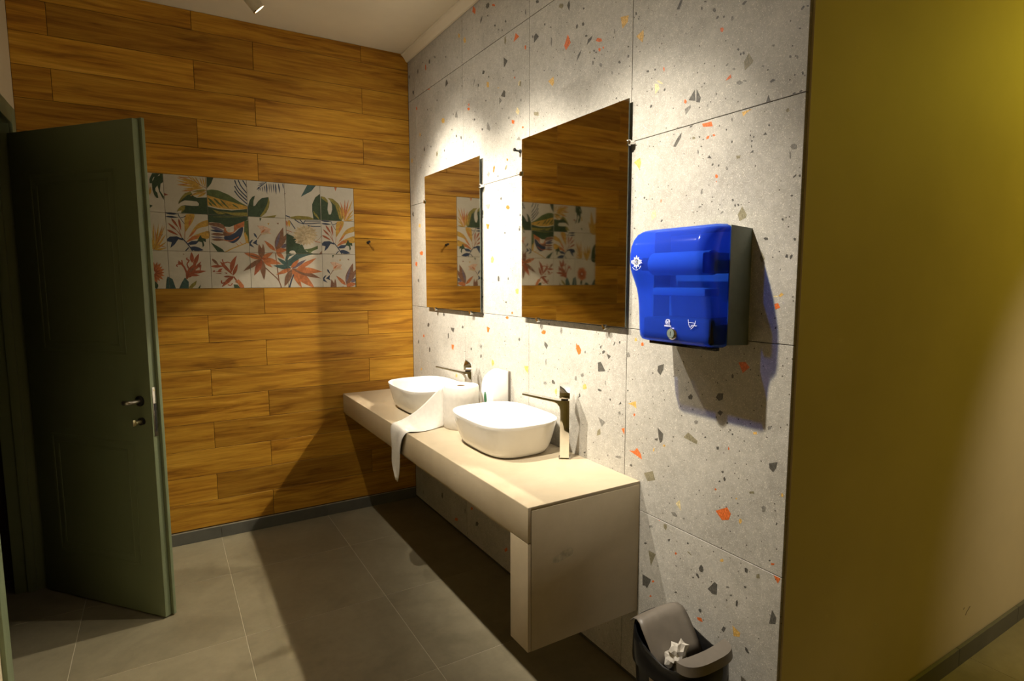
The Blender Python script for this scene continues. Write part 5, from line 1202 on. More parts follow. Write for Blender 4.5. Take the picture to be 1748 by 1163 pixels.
def piece(cache, name, sx, sy, sz, bev, m, parent, c):
    k = (round(sx, 4), round(sy, 4), round(sz, 4))
    if k not in cache:
        bm = bmesh.new()
        add_box(bm, (-sx / 2, -sy / 2, -sz / 2), (sx / 2, sy / 2, sz / 2), bev, 1)
        me = bpy.data.meshes.new(name); bm.to_mesh(me); bm.free(); me.materials.append(m)
        cache[k] = me
    o = bpy.data.objects.new(name, cache[k]); COL.objects.link(o)
    o.parent = parent; o.location = c
    return o

# floor: slab and 60 cm tiles
floor = struct('floor', box('floor', (-3.5, -5.3, -.12), (3.3, .12, -.0012), GROUT), 'dark grey concrete-look tiled floor', 'floor')
fc = {}
JX = [-3.5, -2.99, -2.39, -1.79, -1.19, -.59, .01, .61, 1.21, 1.81, 2.41, 3.01, 3.3]
JY = [.0, -.49, -1.09, -1.69, -2.29, -2.89, -3.49, -4.09, -4.69, -5.2]
for i in range(len(JX) - 1):
    for j in range(len(JY) - 1):
        x0, x1, y1, y0 = JX[i], JX[i + 1], JY[j], JY[j + 1]
        if x0 > -.1 and y0 > -2.6: continue
        piece(fc, 'floor_tile', x1 - x0 - .0025, y1 - y0 - .0025, .02, .0008, FLOOR, floor, ((x0 + x1) / 2, (y0 + y1) / 2, -.010))
ceiling = struct('ceiling', box('ceiling', (-3.5, -5.3, CEILZ), (3.3, .12, CEILZ + .1), CEIL), 'plain cream painted ceiling', 'ceiling')

# back wall: wood-look planks and a panel of painted tiles
wall_back = struct('wall_back', box('wall_back', (-3.5, .004, 0), (.12, .12, CEILZ), GROUT_BROWN), 'wood plank tiled wall with a panel of botanical tiles', 'wall')
ZB, PH, XA, XBJ, PL = .0766, .15, -.2989, -.9043, .8989
FX0, FX1, FZ0, FZ1 = -1.5685, -.3685, ZB + 9 * PH, ZB + 13 * PH
pc = {}
for k in range(19):
    z0, z1 = ZB + k * PH, min(ZB + (k + 1) * PH, CEILZ)
    isA = (k % 2 == 1) if k < 9 else (k % 2 == 0)
    js = [0.0]
    if k in (9, 10, 11, 12): js += [FX1, FX0, -1.803 if not isA else -1.95]
    else: js += [XA, XA - PL] if isA else [XBJ, XBJ - PL]
    js = [x for x in js if x > -1.95] + [-1.95]
    for a, b in zip(js[:-1], js[1:]):
        if k in (9, 10, 11, 12) and a == FX1: continue
        piece(pc, 'plank', a - b - .002, .012, z1 - z0 - .002, .0012, WOOD, wall_back, ((a + b) / 2, .006, (z0 + z1) / 2))
PRINTS[(1, 5)] = PRINTS[(1, 1)]
PRINTS[(0, 5)] = PRINTS[(1, 3)]
bc = {}
for r in range(3):
    for c in range(6):
        cx, cz = FX0 + .2 * c + .1, FZ0 + .2 * r + .1
        t = piece(bc, 'painted_tile', .1984, .013, .1984, .0008, TILEWHITE, wall_back, (cx, .006, cz))
        flat('painted_motif', PRINTS[(r, c)], INKM, INKI, t, to3=lambda a, b, d: (a * 1e-4, -.0067 - d, b * 1e-4), step=.00003)
base = struct('baseboard_back', box('baseboard_back', (-1.95, .002, 0), (0, .02, ZB - .006), GROUT), 'dark grey tile skirting under the wood planks', 'baseboard')
for a, b in ((-1.95, -1.79), (-1.79, -1.19), (-1.19, -.59), (-.59, 0)):
    piece(bc, 'skirting_tile', b - a - .002, .014, .066, .0008, SKIRT, base, ((a + b) / 2, .003, .0335))

# right wall: terrazzo tiles with chips
wall_right = struct('wall_right', box('wall_right', (.004, -2.69, 0), (.12, .12, CEILZ), GROUT_DARK), 'grey terrazzo tiled wall with orange and charcoal chips', 'wall')
TY = [0, -.122, -.767, -1.412, -2.057, -2.695]
TZ = [.0, .0148, .6577, 1.3006, 1.9435, 2.5864, CEILZ]
tc_ = {}
for i in range(5):
    for j in range(6):
        y1, y0, z0, z1 = TY[i], TY[i + 1], TZ[j], TZ[j + 1]
        if z1 - z0 < .03: continue
        cy, cz = (y0 + y1) / 2, (z0 + z1) / 2
        t = piece(tc_, 'terrazzo_tile', .012, y1 - y0 - .0022, z1 - z0 - .0022, .0008, TERRAZZO, wall_right, (.006, cy, cz))
        sel = []
        for k, pts in CHIPS:
            m = (sum(p[0] for p in pts) / len(pts) * 1e-4, sum(p[1] for p in pts) / len(pts) * 1e-4)
            if y0 <= m[0] < y1 and z0 <= m[1] < z1:
                sel.append((k, [(min(max(p[0] * 1e-4, y0 + .002), y1 - .002) - cy, min(max(p[1] * 1e-4, z0 + .002), z1 - .002) - cz) for p in pts]))
        if sel: flat('stone_chips', sel, CHIPM, CHIPI, t, to3=lambda a, b, d: (-.00612 - d, a, b), step=.000004)
cove = bmesh.new()
prof = [(-.002, 0), (-.045, 0), (-.045, -.008), (-.036, -.012), (-.020, -.030), (-.012, -.044), (-.002, -.046)]
rings(cove, [[(x, y, CEILZ + z) for x, z in prof] for y in (0, -2.70)])
trim = struct('trim_1', bm_obj('trim_1', cove, CEIL), 'cream plaster cornice along the top of the terrazzo wall', 'cornice')

# passage wall (faces the camera side), its skirting, and the walls that close the room
wall_passage = struct('wall_passage', box('wall_passage', (.012, -2.70, 0), (3.3, -2.58, CEILZ), PASSAGE), 'plain yellowish wall at the right edge of the passage', 'wall')
bp = struct('baseboard_passage', box('baseboard_passage', (.02, -2.712, 0), (3.2, -2.702, .07), GROUT_DARK), 'dark tile skirting along the yellowish passage wall', 'baseboard')
for k in range(6):
    a, b = .012 + k * .55, min(.012 + (k + 1) * .55, 3.2)
    piece(bc, 'skirting_tile', b - a - .002, .012, .072, .0008, SKIRT, bp, ((a + b) / 2, -2.709, .036))
struct('wall_front', box('wall_front', (-3.5, -5.3, 0), (3.3, -5.2, CEILZ), PAINT), 'cream wall behind the viewer', 'wall')
struct('wall_far_right', box('wall_far_right', (3.2, -5.2, 0), (3.3, -2.7, CEILZ), PAINT), 'cream wall closing the passage', 'wall')
bm = bmesh.new()
DY0, DY1, DZ = -1.05, -.175, 2.165
add_box(bm, (-2.07, -5.2, 0), (-1.95, DY0 - .02, CEILZ)); add_box(bm, (-2.07, DY1 + .02, 0), (-1.95, .0, CEILZ)); add_box(bm, (-2.07, DY0 - .02, DZ + .02), (-1.95, DY1 + .02, CEILZ))
struct('wall_left', bm_obj('wall_left', bm, PAINT), 'cream painted wall with a doorway at the far left', 'wall')
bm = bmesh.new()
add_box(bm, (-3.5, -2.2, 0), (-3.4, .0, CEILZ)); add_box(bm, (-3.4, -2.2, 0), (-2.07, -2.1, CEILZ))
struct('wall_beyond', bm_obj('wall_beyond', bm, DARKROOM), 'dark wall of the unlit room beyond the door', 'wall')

# door frame
bm = bmesh.new()
for (x0, z0, x1, z1) in ((1.182, .190, 1.215, .205), (1.152, .212, 1.166, .214), (1.176, .182, 1.186, .187)):
    bm.faces.new([bm.verts.new((x, -2.7004, z)) for x, z in ((x0, z0), (x0 + .003, z0 - .003), (x1, z1), (x1 - .003, z1 + .003))])
bm_obj('scuff_mark', bm, DARKPRINT, wall_passage)
fr = struct('trim_2', box('trim_2', (-2.08, DY0, DZ), (-1.95, DY1, DZ + .02), DOORGREEN), 'sage green door frame on the left wall', 'door frame')
box('jamb', (-2.08, DY1, 0), (-1.95, DY1 + .02, DZ + .02), DOORGREEN, fr, .002)
box('jamb', (-2.08, DY0 - .02, 0), (-1.95, DY0, DZ + .02), DOORGREEN, fr, .002)
box('casing', (-1.95, DY1, 0), (-1.935, DY1 + .08, DZ + .08), DOORGREEN, fr, .003)
box('casing', (-1.95, DY0 - .08, 0), (-1.935, DY0, DZ + .08), DOORGREEN, fr, .003)
box('casing', (-1.95, DY0, DZ), (-1.9355, DY1, DZ + .08), DOORGREEN, fr, .003)
box('stop', (-2.03, DY1 - .012, 0), (-1.995, DY1, DZ), DOORGREEN, fr, .002)
box('stop', (-2.03, DY0, 0), (-1.995, DY0 + .012, DZ), DOORGREEN, fr, .002)

# door leaf, opened into the room; local x runs from the hinge to the free edge, local y away from the camera
HX, HY = -1.955, -.20
ang = math.atan2(-.773 - HY, -1.474 - HX)
LW = math.hypot(-.773 - HY, -1.474 - HX)
door = box('door_1', (0, 0, .006), (LW, .030, 2.118), DOORGREEN, None, .0015, loc=(HX, HY, 0), rot=(0, 0, ang))
struct('door_1', door, 'dark sage green door standing open at the left', 'door')
box('rebate_lip', (0, .030, .006), (LW + .013, .044, 2.126), DOORGREEN, door, .0015)
for z0, z1 in ((.22, .78), (1.16, 1.93)):
    bm = bmesh.new()
    for s in (0, .035):
        x0, x1, za, zb_ = .12 + s, LW - .12 - s, z0 + s, z1 - s
        for a, b in (((x0, za), (x1, za + .012)), ((x0, zb_ - .012), (x1, zb_)), ((x0, za), (x0 + .012, zb_)), ((x1 - .012, za), (x1, zb_))):
            add_box(bm, (a[0], -.0014, a[1]), (b[0], .001, b[1]), .0006, 1)
    bm_obj('panel_moulding', bm, DOORGREEN, door)
lp = box('lock_plate', (LW - .0005, .007, .815), (LW + .0015, .024, 1.025), STEEL, door, .0006)
box('latch', (LW + .001, .010, .925), (LW + .003, .022, .955), BLACKMETAL, lp)
box('dead_bolt', (LW + .001, .012, .835), (LW + .003, .020, .925), BLACKMETAL, lp)
cyl('screw', (LW + .001, .0155, 1.012), (LW + .0025, .0155, 1.012), .0042, .0042, 'x', BRASS, lp, 10)
for z in (1.9, 1.05, .22): cyl('hinge', (-.004, .048, z), (-.004, .048, z + .09), .008, .008, 'z', STEEL, door, 12)
h = cyl('handle', (LW - .06, 0, .965), (LW - .06, -.008, .965), .022, .022, 'y', BLACKMETAL, door)
tube('lever', [(LW - .06, -.006, .965), (LW - .06, -.05, .965), (LW - .066, -.056, .965), (LW - .086, -.057, .965)], .009, STEEL, h)
k_ = cyl('key_cylinder', (LW - .055, 0, .878), (LW - .055, -.012, .878), .016, .016, 'y', BLACKMETAL, door)
tube('thumb_turn', [(LW - .055, -.01, .878), (LW - .055, -.034, .878)], .009, BRASS, k_)
box('turn_grip', (LW - .058, -.046, .864), (LW - .052, -.032, .892), BRASS, k_, .002)
hb = cyl('back_handle', (LW - .06, .044, .985), (LW - .06, .052, .985), .022, .022, 'y', BLACKMETAL, door)
tube('back_lever', [(LW - .06, .05, .985), (LW - .06, .09, .985), (LW - .068, .098, .985), (LW - .16, .098, .985)], .009, STEEL, hb)

# ------------------------------------------------------------------ ceiling spots
def spot(i, x, y, ay, az, power):
    place = ('nearest the wood plank wall, above the far mirror', 'between the other two, above the near mirror', 'farthest from the wood wall, above the blue towel dispenser')[i]
    t = thing('ceiling_spotlight', 'white cylindrical ceiling spotlight ' + place, 'spotlight', (x, y, CEILZ), group='ceiling spots over the basins')
    d = Vector((0 - x, ay - y, az - 2.65)).normalized()
    q = d.to_track_quat('-Z', 'Y').to_matrix().to_4x4()
    face = Vector((0, 0, 2.65 - CEILZ)); M = Matrix.Translation(face) @ q
    back = face - d * .10
    cyl('canopy', (back.x, back.y, -.018), (back.x, back.y, -.001), .042, .042, 'z', LAMPWHITE, t, 28, .003)
    tube('stem', [(back.x, back.y, -.015), (back.x, back.y, back.z + .02), tuple(back + d * .03)], .007, CHROME, t)
    bm = bmesh.new()
    rings(bm, [circ((0, 0, .10), .010, n=28), circ((0, 0, .10), .025, n=28), circ((0, 0, .097), .028, n=28), circ((0, 0, .0), .028, n=28), circ((0, 0, .0), .0255, n=28), circ((0, 0, .014), .0245, n=28)], True, False)
    bmesh.ops.transform(bm, matrix=M, verts=bm.verts)
    bm_obj('can', bm, LAMPWHITE, t, smooth=40)
    bm = bmesh.new(); rings(bm, [circ((0, 0, -.0005), .029, n=28), circ((0, 0, .004), .029, n=28), circ((0, 0, .004), .0255, n=28), circ((0, 0, -.0005), .0255, n=28), circ((0, 0, -.0005), .029, n=28)], False, False)
    bmesh.ops.transform(bm, matrix=M, verts=bm.verts); bm_obj('bezel', bm, CHROME, t, smooth=40)
    bm = bmesh.new(); rings(bm, [circ((0, 0, .012), .024, n=24)], True, False)
    bmesh.ops.transform(bm, matrix=M, verts=bm.verts); bm_obj('lens', bm, LENS, t)
    for nm, ang_, k in LOBES:
        L = bpy.data.lights.new(nm, 'SPOT')
        L.energy = power * k; L.color = SPOT_COLOR; L.shadow_soft_size = .022
        L.spot_size = math.radians(ang_); L.spot_blend = 1.0
        lo = bpy.data.objects.new(nm, L); COL.objects.link(lo); lo.parent = t
        lo.matrix_local = M @ Matrix.Translation((0, 0, -.003))
for i, s in enumerate(SPOTS): spot(i, *s)

for ((x, y), aim, sort, col, power, cone, label) in PASSAGE_LAMPS:
    t = thing('wall_washer_lamp', label, 'lamp', (x, y, CEILZ))
    rr = .11 if sort == 'panel' else .035
    d = (Vector(aim) - Vector((x, y, CEILZ - .16))).normalized()
    M = Matrix.Translation((0, 0, -.16)) @ d.to_track_quat('-Z', 'Y').to_matrix().to_4x4()
    cyl('canopy', (0, 0, -.02), (0, 0, -.001), .04, .04, 'z', LAMPWHITE, t, 28, .003)
    tube('stem', [(0, 0, -.018), tuple(Vector((0, 0, -.16)) - d * .05)], .007, CHROME, t)
    bm = bmesh.new(); rings(bm, [circ((0, 0, .08), rr * .6, n=28), circ((0, 0, .06), rr, n=28), circ((0, 0, 0), rr, n=28), circ((0, 0, 0), rr * .9, n=28), circ((0, 0, .01), rr * .88, n=28)], True, False)
    bmesh.ops.transform(bm, matrix=M, verts=bm.verts); bm_obj('can', bm, LAMPWHITE, t, smooth=40)
    bm = bmesh.new(); rings(bm, [circ((0, 0, .008), rr * .87, n=28)], True, False)
    bmesh.ops.transform(bm, matrix=M, verts=bm.verts); bm_obj('diffuser', bm, PANEL if sort == 'panel' else LENS, t)
    L = bpy.data.lights.new('washer_light', 'AREA' if sort == 'panel' else 'SPOT')
    if sort == 'panel': L.shape = 'DISK'; L.size = .18
    else: L.spot_size = math.radians(cone); L.spot_blend = 1.0; L.shadow_soft_size = .03
    L.energy = power; L.color = col
    lo = bpy.data.objects.new('washer_light', L); COL.objects.link(lo); lo.parent = t; lo.matrix_local = M @ Matrix.Translation((0, 0, -.004))

# ------------------------------------------------------------------ counter
ct = thing('vanity_counter', 'long beige porcelain vanity counter with dropped end panel', 'counter', (0, 0, 0))
CT, CF, CE = .7645, -.472, -2.140
box('underside', (CF + .012, CE + .012, .640), (-.002, -.003, CT - .012), COUNTER, ct)
box('top', (CF + .001, CE + .001, CT - .012), (-.001, -.002, CT), COUNTER, ct, .0012)
box('apron', (CF, CE + .0005, .6475), (CF + .012, -.002, CT - .001), COUNTER, ct, .0012)
box('apron_underside', (CF + .0125, CE + .11, .632), (-.003, -.003, .640), COUNTER, ct)
ep = box('end_panel', (CF + .013, CE, .282), (-.001, CE + .012, CT - .0125), COUNTER, ct, .0012)
box('end_panel_front', (CF, CE + .0005, .282), (CF + .012, CE + .108, .6455), COUNTER, ct, .0012)
box('end_panel_inside', (CF + .0125, CE + .096, .282), (-.003, CE + .108, .640), COUNTER, ct, .0012)
box('end_panel_bottom', (CF + .0125, CE + .0125, .284), (-.003, CE + .0955, .294), COUNTER, ct)
bm = bmesh.new()
sc = [(-.398, .560), (-.372, .556), (-.352, .562), (-.322, .566), (-.312, .580), (-.322, .596), (-.340, .590), (-.352, .594), (-.372, .582), (-.395, .578)]
bm.faces.new([bm.verts.new((x + .02, CE - .0004, z)) for x, z in sc])
bmesh.ops.triangulate(bm, faces=bm.faces)
bm_obj('scuff_mark', bm, SCUFF, ct)

# ------------------------------------------------------------------ basins
def basin(x, y, label):
    t = thing('vessel_basin', label, 'basin', (x, y, CT), group='vessel basins on the counter')
    bm = bmesh.new()
    H = .140
    R_ = [(.118, .176, .0), (.128, .188, .0015), (.137, .198, .008), (.146, .207, .022), (.155, .216, .045), (.164, .225, .080), (.174, .235, .122), (.1775, .2385, H - .003), (.177, .238, H), (.1745, .2355, H + .0005), (.172, .233, H - .002),
          (.166, .226, .118), (.158, .218, .085), (.146, .205, .052), (.126, .182, .034), (.09, .13, .0275), (.05, .07, .0255), (.024, .024, .0245)]
    rs = []
    for k, (a, b, z) in enumerate(R_):
        p = 3.3 if k < 12 else 3.0
        if k >= len(R_) - 2: p = 2.2
        rs.append(sq(a, b, z, 56, p))
    rings(bm, rs, True, True)
    bm_obj('bowl', bm, CERAMIC, t, smooth='all')
    bm = bmesh.new(); rings(bm, [circ((0, 0, .0250), .024), circ((0, 0, .0275), .024), circ((0, 0, .0285), .018), circ((0, 0, .027), .0)][:3])
    bm_obj('drain', bm, CHROME, t, smooth=30)
    bm = bmesh.new(); rings(bm, [sq(.116, .174, -.0004, 40, 3.2), sq(.116, .174, .0006, 40, 3.2)])
    bm_obj('silicone_seal', bm, GREYPLASTIC, t)
    return t
basin(-.190, -1.505, 'white rounded vessel basin closer to the blue towel dispenser')
basin(-.190, -.665, 'white rounded vessel basin beside the wood plank wall')

# ------------------------------------------------------------------ faucets
def faucet(x, y, label):
    t = thing('basin_faucet', label, 'faucet', (x, y, CT), math.atan2(.60, -.80), group='tall chrome faucets')
    # local x = spout direction, local y = towards the camera
    box('foot', (-.024, -.024, .0), (.022, .024, .004), CHROME, t, .0015)
    bm = bmesh.new()
    w = .0195
    pr = [(-.019, .004), (.018, .004), (.018, .196), (.022, .212), (.031, .223), (.044, .2285), (.168, .256), (.167, .2635), (.03, .2375), (.018, .2365), (-.019, .2365)]
    rings(bm, [[(a, -w, b) for a, b in pr], [(a, w, b) for a, b in pr]])
    bmesh.ops.recalc_face_normals(bm, faces=bm.faces)
    bmesh.ops.bevel(bm, geom=[e for e in bm.edges], offset=.0014, segments=2, profile=.5, affect='EDGES')
    bm_obj('body', bm, CHROME, t, smooth=30)
    box('neck', (-.014, -.012, .236), (.014, .014, .246), BLACKMETAL, t, .002)
    bm = bmesh.new()
    pr = [(.022, .244), (.0225, .268), (-.044, .298), (-.046, .278)]
    rings(bm, [[(-.0205, a, b) for a, b in pr], [(.0205, a, b) for a, b in pr]])
    bmesh.ops.recalc_face_normals(bm, faces=bm.faces)
    bmesh.ops.bevel(bm, geom=[e for e in bm.edges], offset=.0012, segments=2, profile=.5, affect='EDGES')
    bm_obj('lever_handle', bm, CHROME, t, smooth=30)
faucet(-.072, -1.785, 'tall square chrome faucet beside the basin closer to the blue dispenser')
faucet(-.072, -.945, 'tall square chrome faucet beside the basin at the wood wall')

# ------------------------------------------------------------------ mirrors
def mirror(y0, y1, label):
    t = thing('wall_mirror', label, 'mirror', (0, (y0 + y1) / 2, 1.305), group='frameless mirrors')
    hw, hh = (y1 - y0) / 2, .780
    bm = bmesh.new(); add_box(bm, (-.0195, -hw, 0), (-.0155, hw, hh))
    o = bm_obj('glass', bm, [GLASSEDGE, MIRROR], t)
    for p in o.data.polygons: p.material_index = 1 if p.normal.x < -.9 else 0
    def clip_(y, z, d):
        c = cyl('clip', (-.024, y, z), (-.0005, y, z), .0075, .0075, 'x', CHROME, t, 14, .001)
        if d == 'b': box('clip_lip', (-.026, y - .010, z + .002), (-.0145, y + .010, z + .012), CHROME, c, .001)
        else: box('clip_lip', (-.026, min(y, y - d * .012), z - .010), (-.0145, max(y, y - d * .012), z + .010), CHROME, c, .001)
    for y in (-hw + .11, hw - .13): clip_(y, -.0085, 'b')
    clip_(-hw - .0085, .632, -1); clip_(hw + .0085, .632, 1)
mirror(-.985, -.285, 'frameless mirror on the terrazzo wall nearest the wood planks')
mirror(-2.066, -1.382, 'frameless mirror on the terrazzo wall nearest the blue towel dispenser')

# hooks
def hook(loc, rz, label):
    t = thing('wall_hook', label, 'hook', loc, rz, group='small black hooks')
    cyl('plate', (0, 0, 0), (-.004, 0, 0), .009, .009, 'x', BLACKMETAL, t, 14)
    tube('peg', [(-.003, 0, 0), (-.022, 0, .001), (-.030, 0, .004)], .0042, BLACKMETAL, t)
    cyl('tip', (-.029, 0, .004), (-.035, 0, .004), .008, .007, 'x', BLACKMETAL, t, 12)
hook((-.0005, -1.342, 2.043), 0, 'small black wall hook on the terrazzo beside a mirror')
hook((-.287, -.0005, 1.702), math.pi / 2, 'small black wall hook on the wood planks by the tile panel')

# ------------------------------------------------------------------ towel dispenser
td = thing('towel_dispenser', 'translucent blue automatic paper towel dispenser on the terrazzo wall', 'towel dispenser', (0, -2.412, 1.285))
W2, TH = .1425, .340
bm = bmesh.new()
pr = [(0, .004), (0, TH - .010), (-.088, TH - .004), (-.088, .008)]
rings(bm, [[(a, -W2 - .001, b) for a, b in pr], [(a, W2 + .001, b) for a, b in pr]])
bmesh.ops.recalc_face_normals(bm, faces=bm.faces)
front = [f for f in bm.faces if f.normal.x < -.9]
ins = bmesh.ops.inset_region(bm, faces=front, thickness=.006)
ex = bmesh.ops.extrude_face_region(bm, geom=front)
bmesh.ops.translate(bm, vec=(.070, 0, 0), verts=[v for v in ex['geom'] if isinstance(v, bmesh.types.BMVert)])
bmesh.ops.delete(bm, geom=front, context='FACES')
bm_obj('housing', bm, HOUSING, td)
# cover: outer skin lofted over the width with rounded sides
PROF = [(.090, .340), (.120, .339), (.148, .334), (.170, .324), (.186, .308), (.196, .286), (.2005, .262), (.2005, .240), (.197, .220), (.190, .202), (.180, .182), (.171, .162), (.165, .140), (.161, .110), (.158, .070), (.156, .035), (.153, .016), (.144, .006), (.125, .001), (.090, .000)]
bm = bmesh.new()
rs = []
ns = 26
for i in range(ns + 1):
    u = -1 + 2 * i / ns
    y = W2 * math.sin(u * math.pi / 2) if False else W2 * u
    e = W2 - abs(y)
    rr = .022
    k = 0 if e >= rr else rr - math.sqrt(max(0, rr * rr - (rr - e) ** 2))
    rs.append([(-max(.090, d - k), y, (z if z > .17 else z) - (k * .35 if z > .3 else 0) + (k * .3 if z < .03 else 0)) for d, z in PROF])
V = rings(bm, rs, False, False, closed=False)
for side in (0, -1):
    ring = V[side]
    # side cheeks from the rounded edge back to the seam
    base_ = [bm.verts.new((-.090, v.co.y, v.co.z)) for v in ring]
    for a, b, c, d in zip(ring[:-1], ring[1:], base_[1:], base_[:-1]):
        try: bm.faces.new((a, b, c, d))
        except ValueError: pass
bmesh.ops.remove_doubles(bm, verts=bm.verts, dist=.0004)
COVER = bpy.data.materials.new('translucent_blue_plastic'); COVER.use_nodes = True
nt = COVER.node_tree; pb = nt.nodes['Principled BSDF']
pb.inputs['Base Color'].default_value = (.07, .17, 1.0, 1); pb.inputs['Roughness'].default_value = .16; pb.inputs['Specular IOR Level'].default_value = .6
tr = nt.nodes.new('ShaderNodeBsdfTransparent'); tr.inputs[0].default_value = (.40, .62, 1, 1)
tl = nt.nodes.new('ShaderNodeBsdfTranslucent'); tl.inputs[0].default_value = (.08, .20, 1, 1)
m1 = nt.nodes.new('ShaderNodeMixShader'); m1.inputs[0].default_value = .45
m2 = nt.nodes.new('ShaderNodeMixShader'); m2.inputs[0].default_value = .68
nt.links.new(pb.outputs[0], m1.inputs[1]); nt.links.new(tl.outputs[0], m1.inputs[2])
nt.links.new(m1.outputs[0], m2.inputs[1]); nt.links.new(tr.outputs[0], m2.inputs[2])
nt.links.new(m2.outputs[0], nt.nodes['Material Output'].inputs[0])
cover = bm_obj('cover', bm, COVER, td, smooth=45)
sm = cover.modifiers.new('thickness', 'SOLIDIFY'); sm.thickness = .002; sm.offset = -1 if cover.data.polygons[0].normal.x < 0 else 1
# works seen through the cover
cyl('towel_roll', (-.115, -W2 + .035, .235), (-.115, W2 - .035, .235), .034, .034, 'y', PAPER, td, 28)
box('roll_bracket', (-.165, -W2 + .006, .205), (-.035, -W2 + .030, .262), BLACKPLASTIC, td, .006)
box('roll_bracket', (-.150, W2 - .030, .215), (-.035, W2 - .006, .255), BLACKPLASTIC, td, .006)
box('inner_plate', (-.030, -W2 + .012, .015), (-.020, W2 - .012, .325), WHITEPLASTIC, td, .003)
box('feed_roller_cover', (-.125, -W2 + .050, .140), (-.060, W2 - .030, .165), WHITEPLASTIC, td, .008)
box('motor_box', (-.140, -W2 + .012, .008), (-.030, W2 - .012, .075), GREYPLASTIC, td, .008)
box('side_arm', (-.150, -W2 + .004, .010), (-.060, -W2 + .016, .085), BLACKPLASTIC, td, .008)
box('tear_bar', (-.120, -W2 + .01, -.008), (-.105, W2 - .02, .002), BLACKPLASTIC, td, .002)
lk = cyl('lock', (-.1545, .004 - .010, .034), (-.163, .004 - .010, .034), .0185, .0170, 'x', CHROME, td, 28, .002)
cyl('lock_face', (-.1632, -.006, .034), (-.1638, -.006, .034), .0135, .0135, 'x', HOUSING, lk, 24)
box('key_slot', (-.1645, -.0068, .028), (-.1639, -.0052, .040), BLACKMETAL, lk)
def strokes(name, segs, w, x, parent, m=WHITEPRINT):
    bm = bmesh.new()
    for P in segs:
        for (a, b), (c, d) in zip(P[:-1], P[1:]):
            L_ = math.hypot(c - a, d - b) or 1e-6
            nx, ny = -(d - b) / L_ * w / 2, (c - a) / L_ * w / 2
            bm.faces.new([bm.verts.new((x, p, q)) for p, q in ((a + nx, b + ny), (c + nx, d + ny), (c - nx, d - ny), (a - nx, b - ny))])
    return bm_obj(name, bm, m, parent)
# daisy emblem with lettering and curved line (print on the cover)
em = []
ecy, ecz = .098, .2405
bm = bmesh.new()
for i in range(10):
    a = math.pi / 2 + i * math.pi / 5
    rr = .0185 if i % 5 == 0 else .0165
    pts = []
    for t_ in range(9):
        s = t_ / 8; wd = .0042 * math.sin(math.pi * s ** .7)
        pts.append((s * rr + .002, wd))
    pts = pts + [(p, -q) for p, q in pts[::-1][1:-1]]
    bm.faces.new([bm.verts.new((-.2030, ecy + p * math.cos(a) - q * math.sin(a), ecz + p * math.sin(a) + q * math.cos(a))) for p, q in pts])
bmesh.ops.triangulate(bm, faces=bm.faces)
emb = bm_obj('emblem', bm, WHITEPRINT, cover)
def word(txt, size, x, y, z, parent, m=WHITEPRINT, name='lettering', rz=-math.pi / 2, sx=1.0):
    cu = bpy.data.curves.new(name, 'FONT'); cu.body = txt; cu.size = size; cu.align_x = 'CENTER'; cu.align_y = 'CENTER'; cu.fill_mode = 'FRONT'; cu.offset = size * .02
    tmp = bpy.data.objects.new('tmp', cu); COL.objects.link(tmp)
    bpy.context.view_layer.update()
    me = bpy.data.meshes.new_from_object(tmp.evaluated_get(bpy.context.evaluated_depsgraph_get()))
    bpy.data.objects.remove(tmp); bpy.data.curves.remove(cu)
    me.name = name; me.materials.clear()
    o = link(name, me, m, parent, (x, y, z), (math.pi / 2, 0, rz)); o.scale = (sx, 1, 1)
    return o
word('RO', .013, -.2032, ecy + .0135, ecz, cover)
word('AK', .013, -.2032, ecy - .0155, ecz, cover)
strokes('tagline', [[(ecy + .021 * math.cos(t), ecz + .0235 * math.sin(t)) for t in [math.pi + .5 + k * .09 for k in range(a, a + 7)]] for a in (0, 8, 16)], .0018, -.2030, cover)
# hand and towel icons
iy, iz = .008, .066
strokes('hand_icon', [[(iy + .008, iz + .004), (iy + .002, iz + .008), (iy - .006, iz + .007), (iy - .009, iz + .001)], [(iy + .010, iz), (iy + .002, iz + .004)], [(iy + .009, iz - .004), (iy + .001, iz + .002)], [(iy + .006, iz - .007), (iy, iz + .001)], [(iy - .001, iz - .008), (iy - .002, iz + .002)], [(iy - .007, iz - .008), (iy - .006, iz + .004)], [(iy - .005, iz + .006), (iy - .002, iz + .001)]], .0018, -.1610, cover)
strokes('icon_caption', [[(iy + .013 - k * .0030, iz - .0115), (iy + .0110 - k * .0030, iz - .0115 + (.0012 if k % 2 else 0))] for k in range(9)], .0042, -.1606, cover)
iy, iz = -.082, .066
strokes('towel_icon', [[(iy + .014, iz + .012), (iy + .013, iz + .004), (iy + .010, iz - .006), (iy + .006, iz - .010), (iy + .002, iz - .005)], [(iy + .013, iz + .004), (iy - .011, iz + .003)], [(iy - .012, iz + .010), (iy - .011, iz + .003), (iy - .006, iz - .006), (iy + .004, iz - .0145)], [(iy + .003, iz - .002), (iy, iz - .007), (iy - .004, iz - .001), (iy - .006, iz - .006), (iy - .010, iz - .002), (iy - .012, iz - .005), (iy - .017, iz - .003)]], .0015, -.1606, cover)

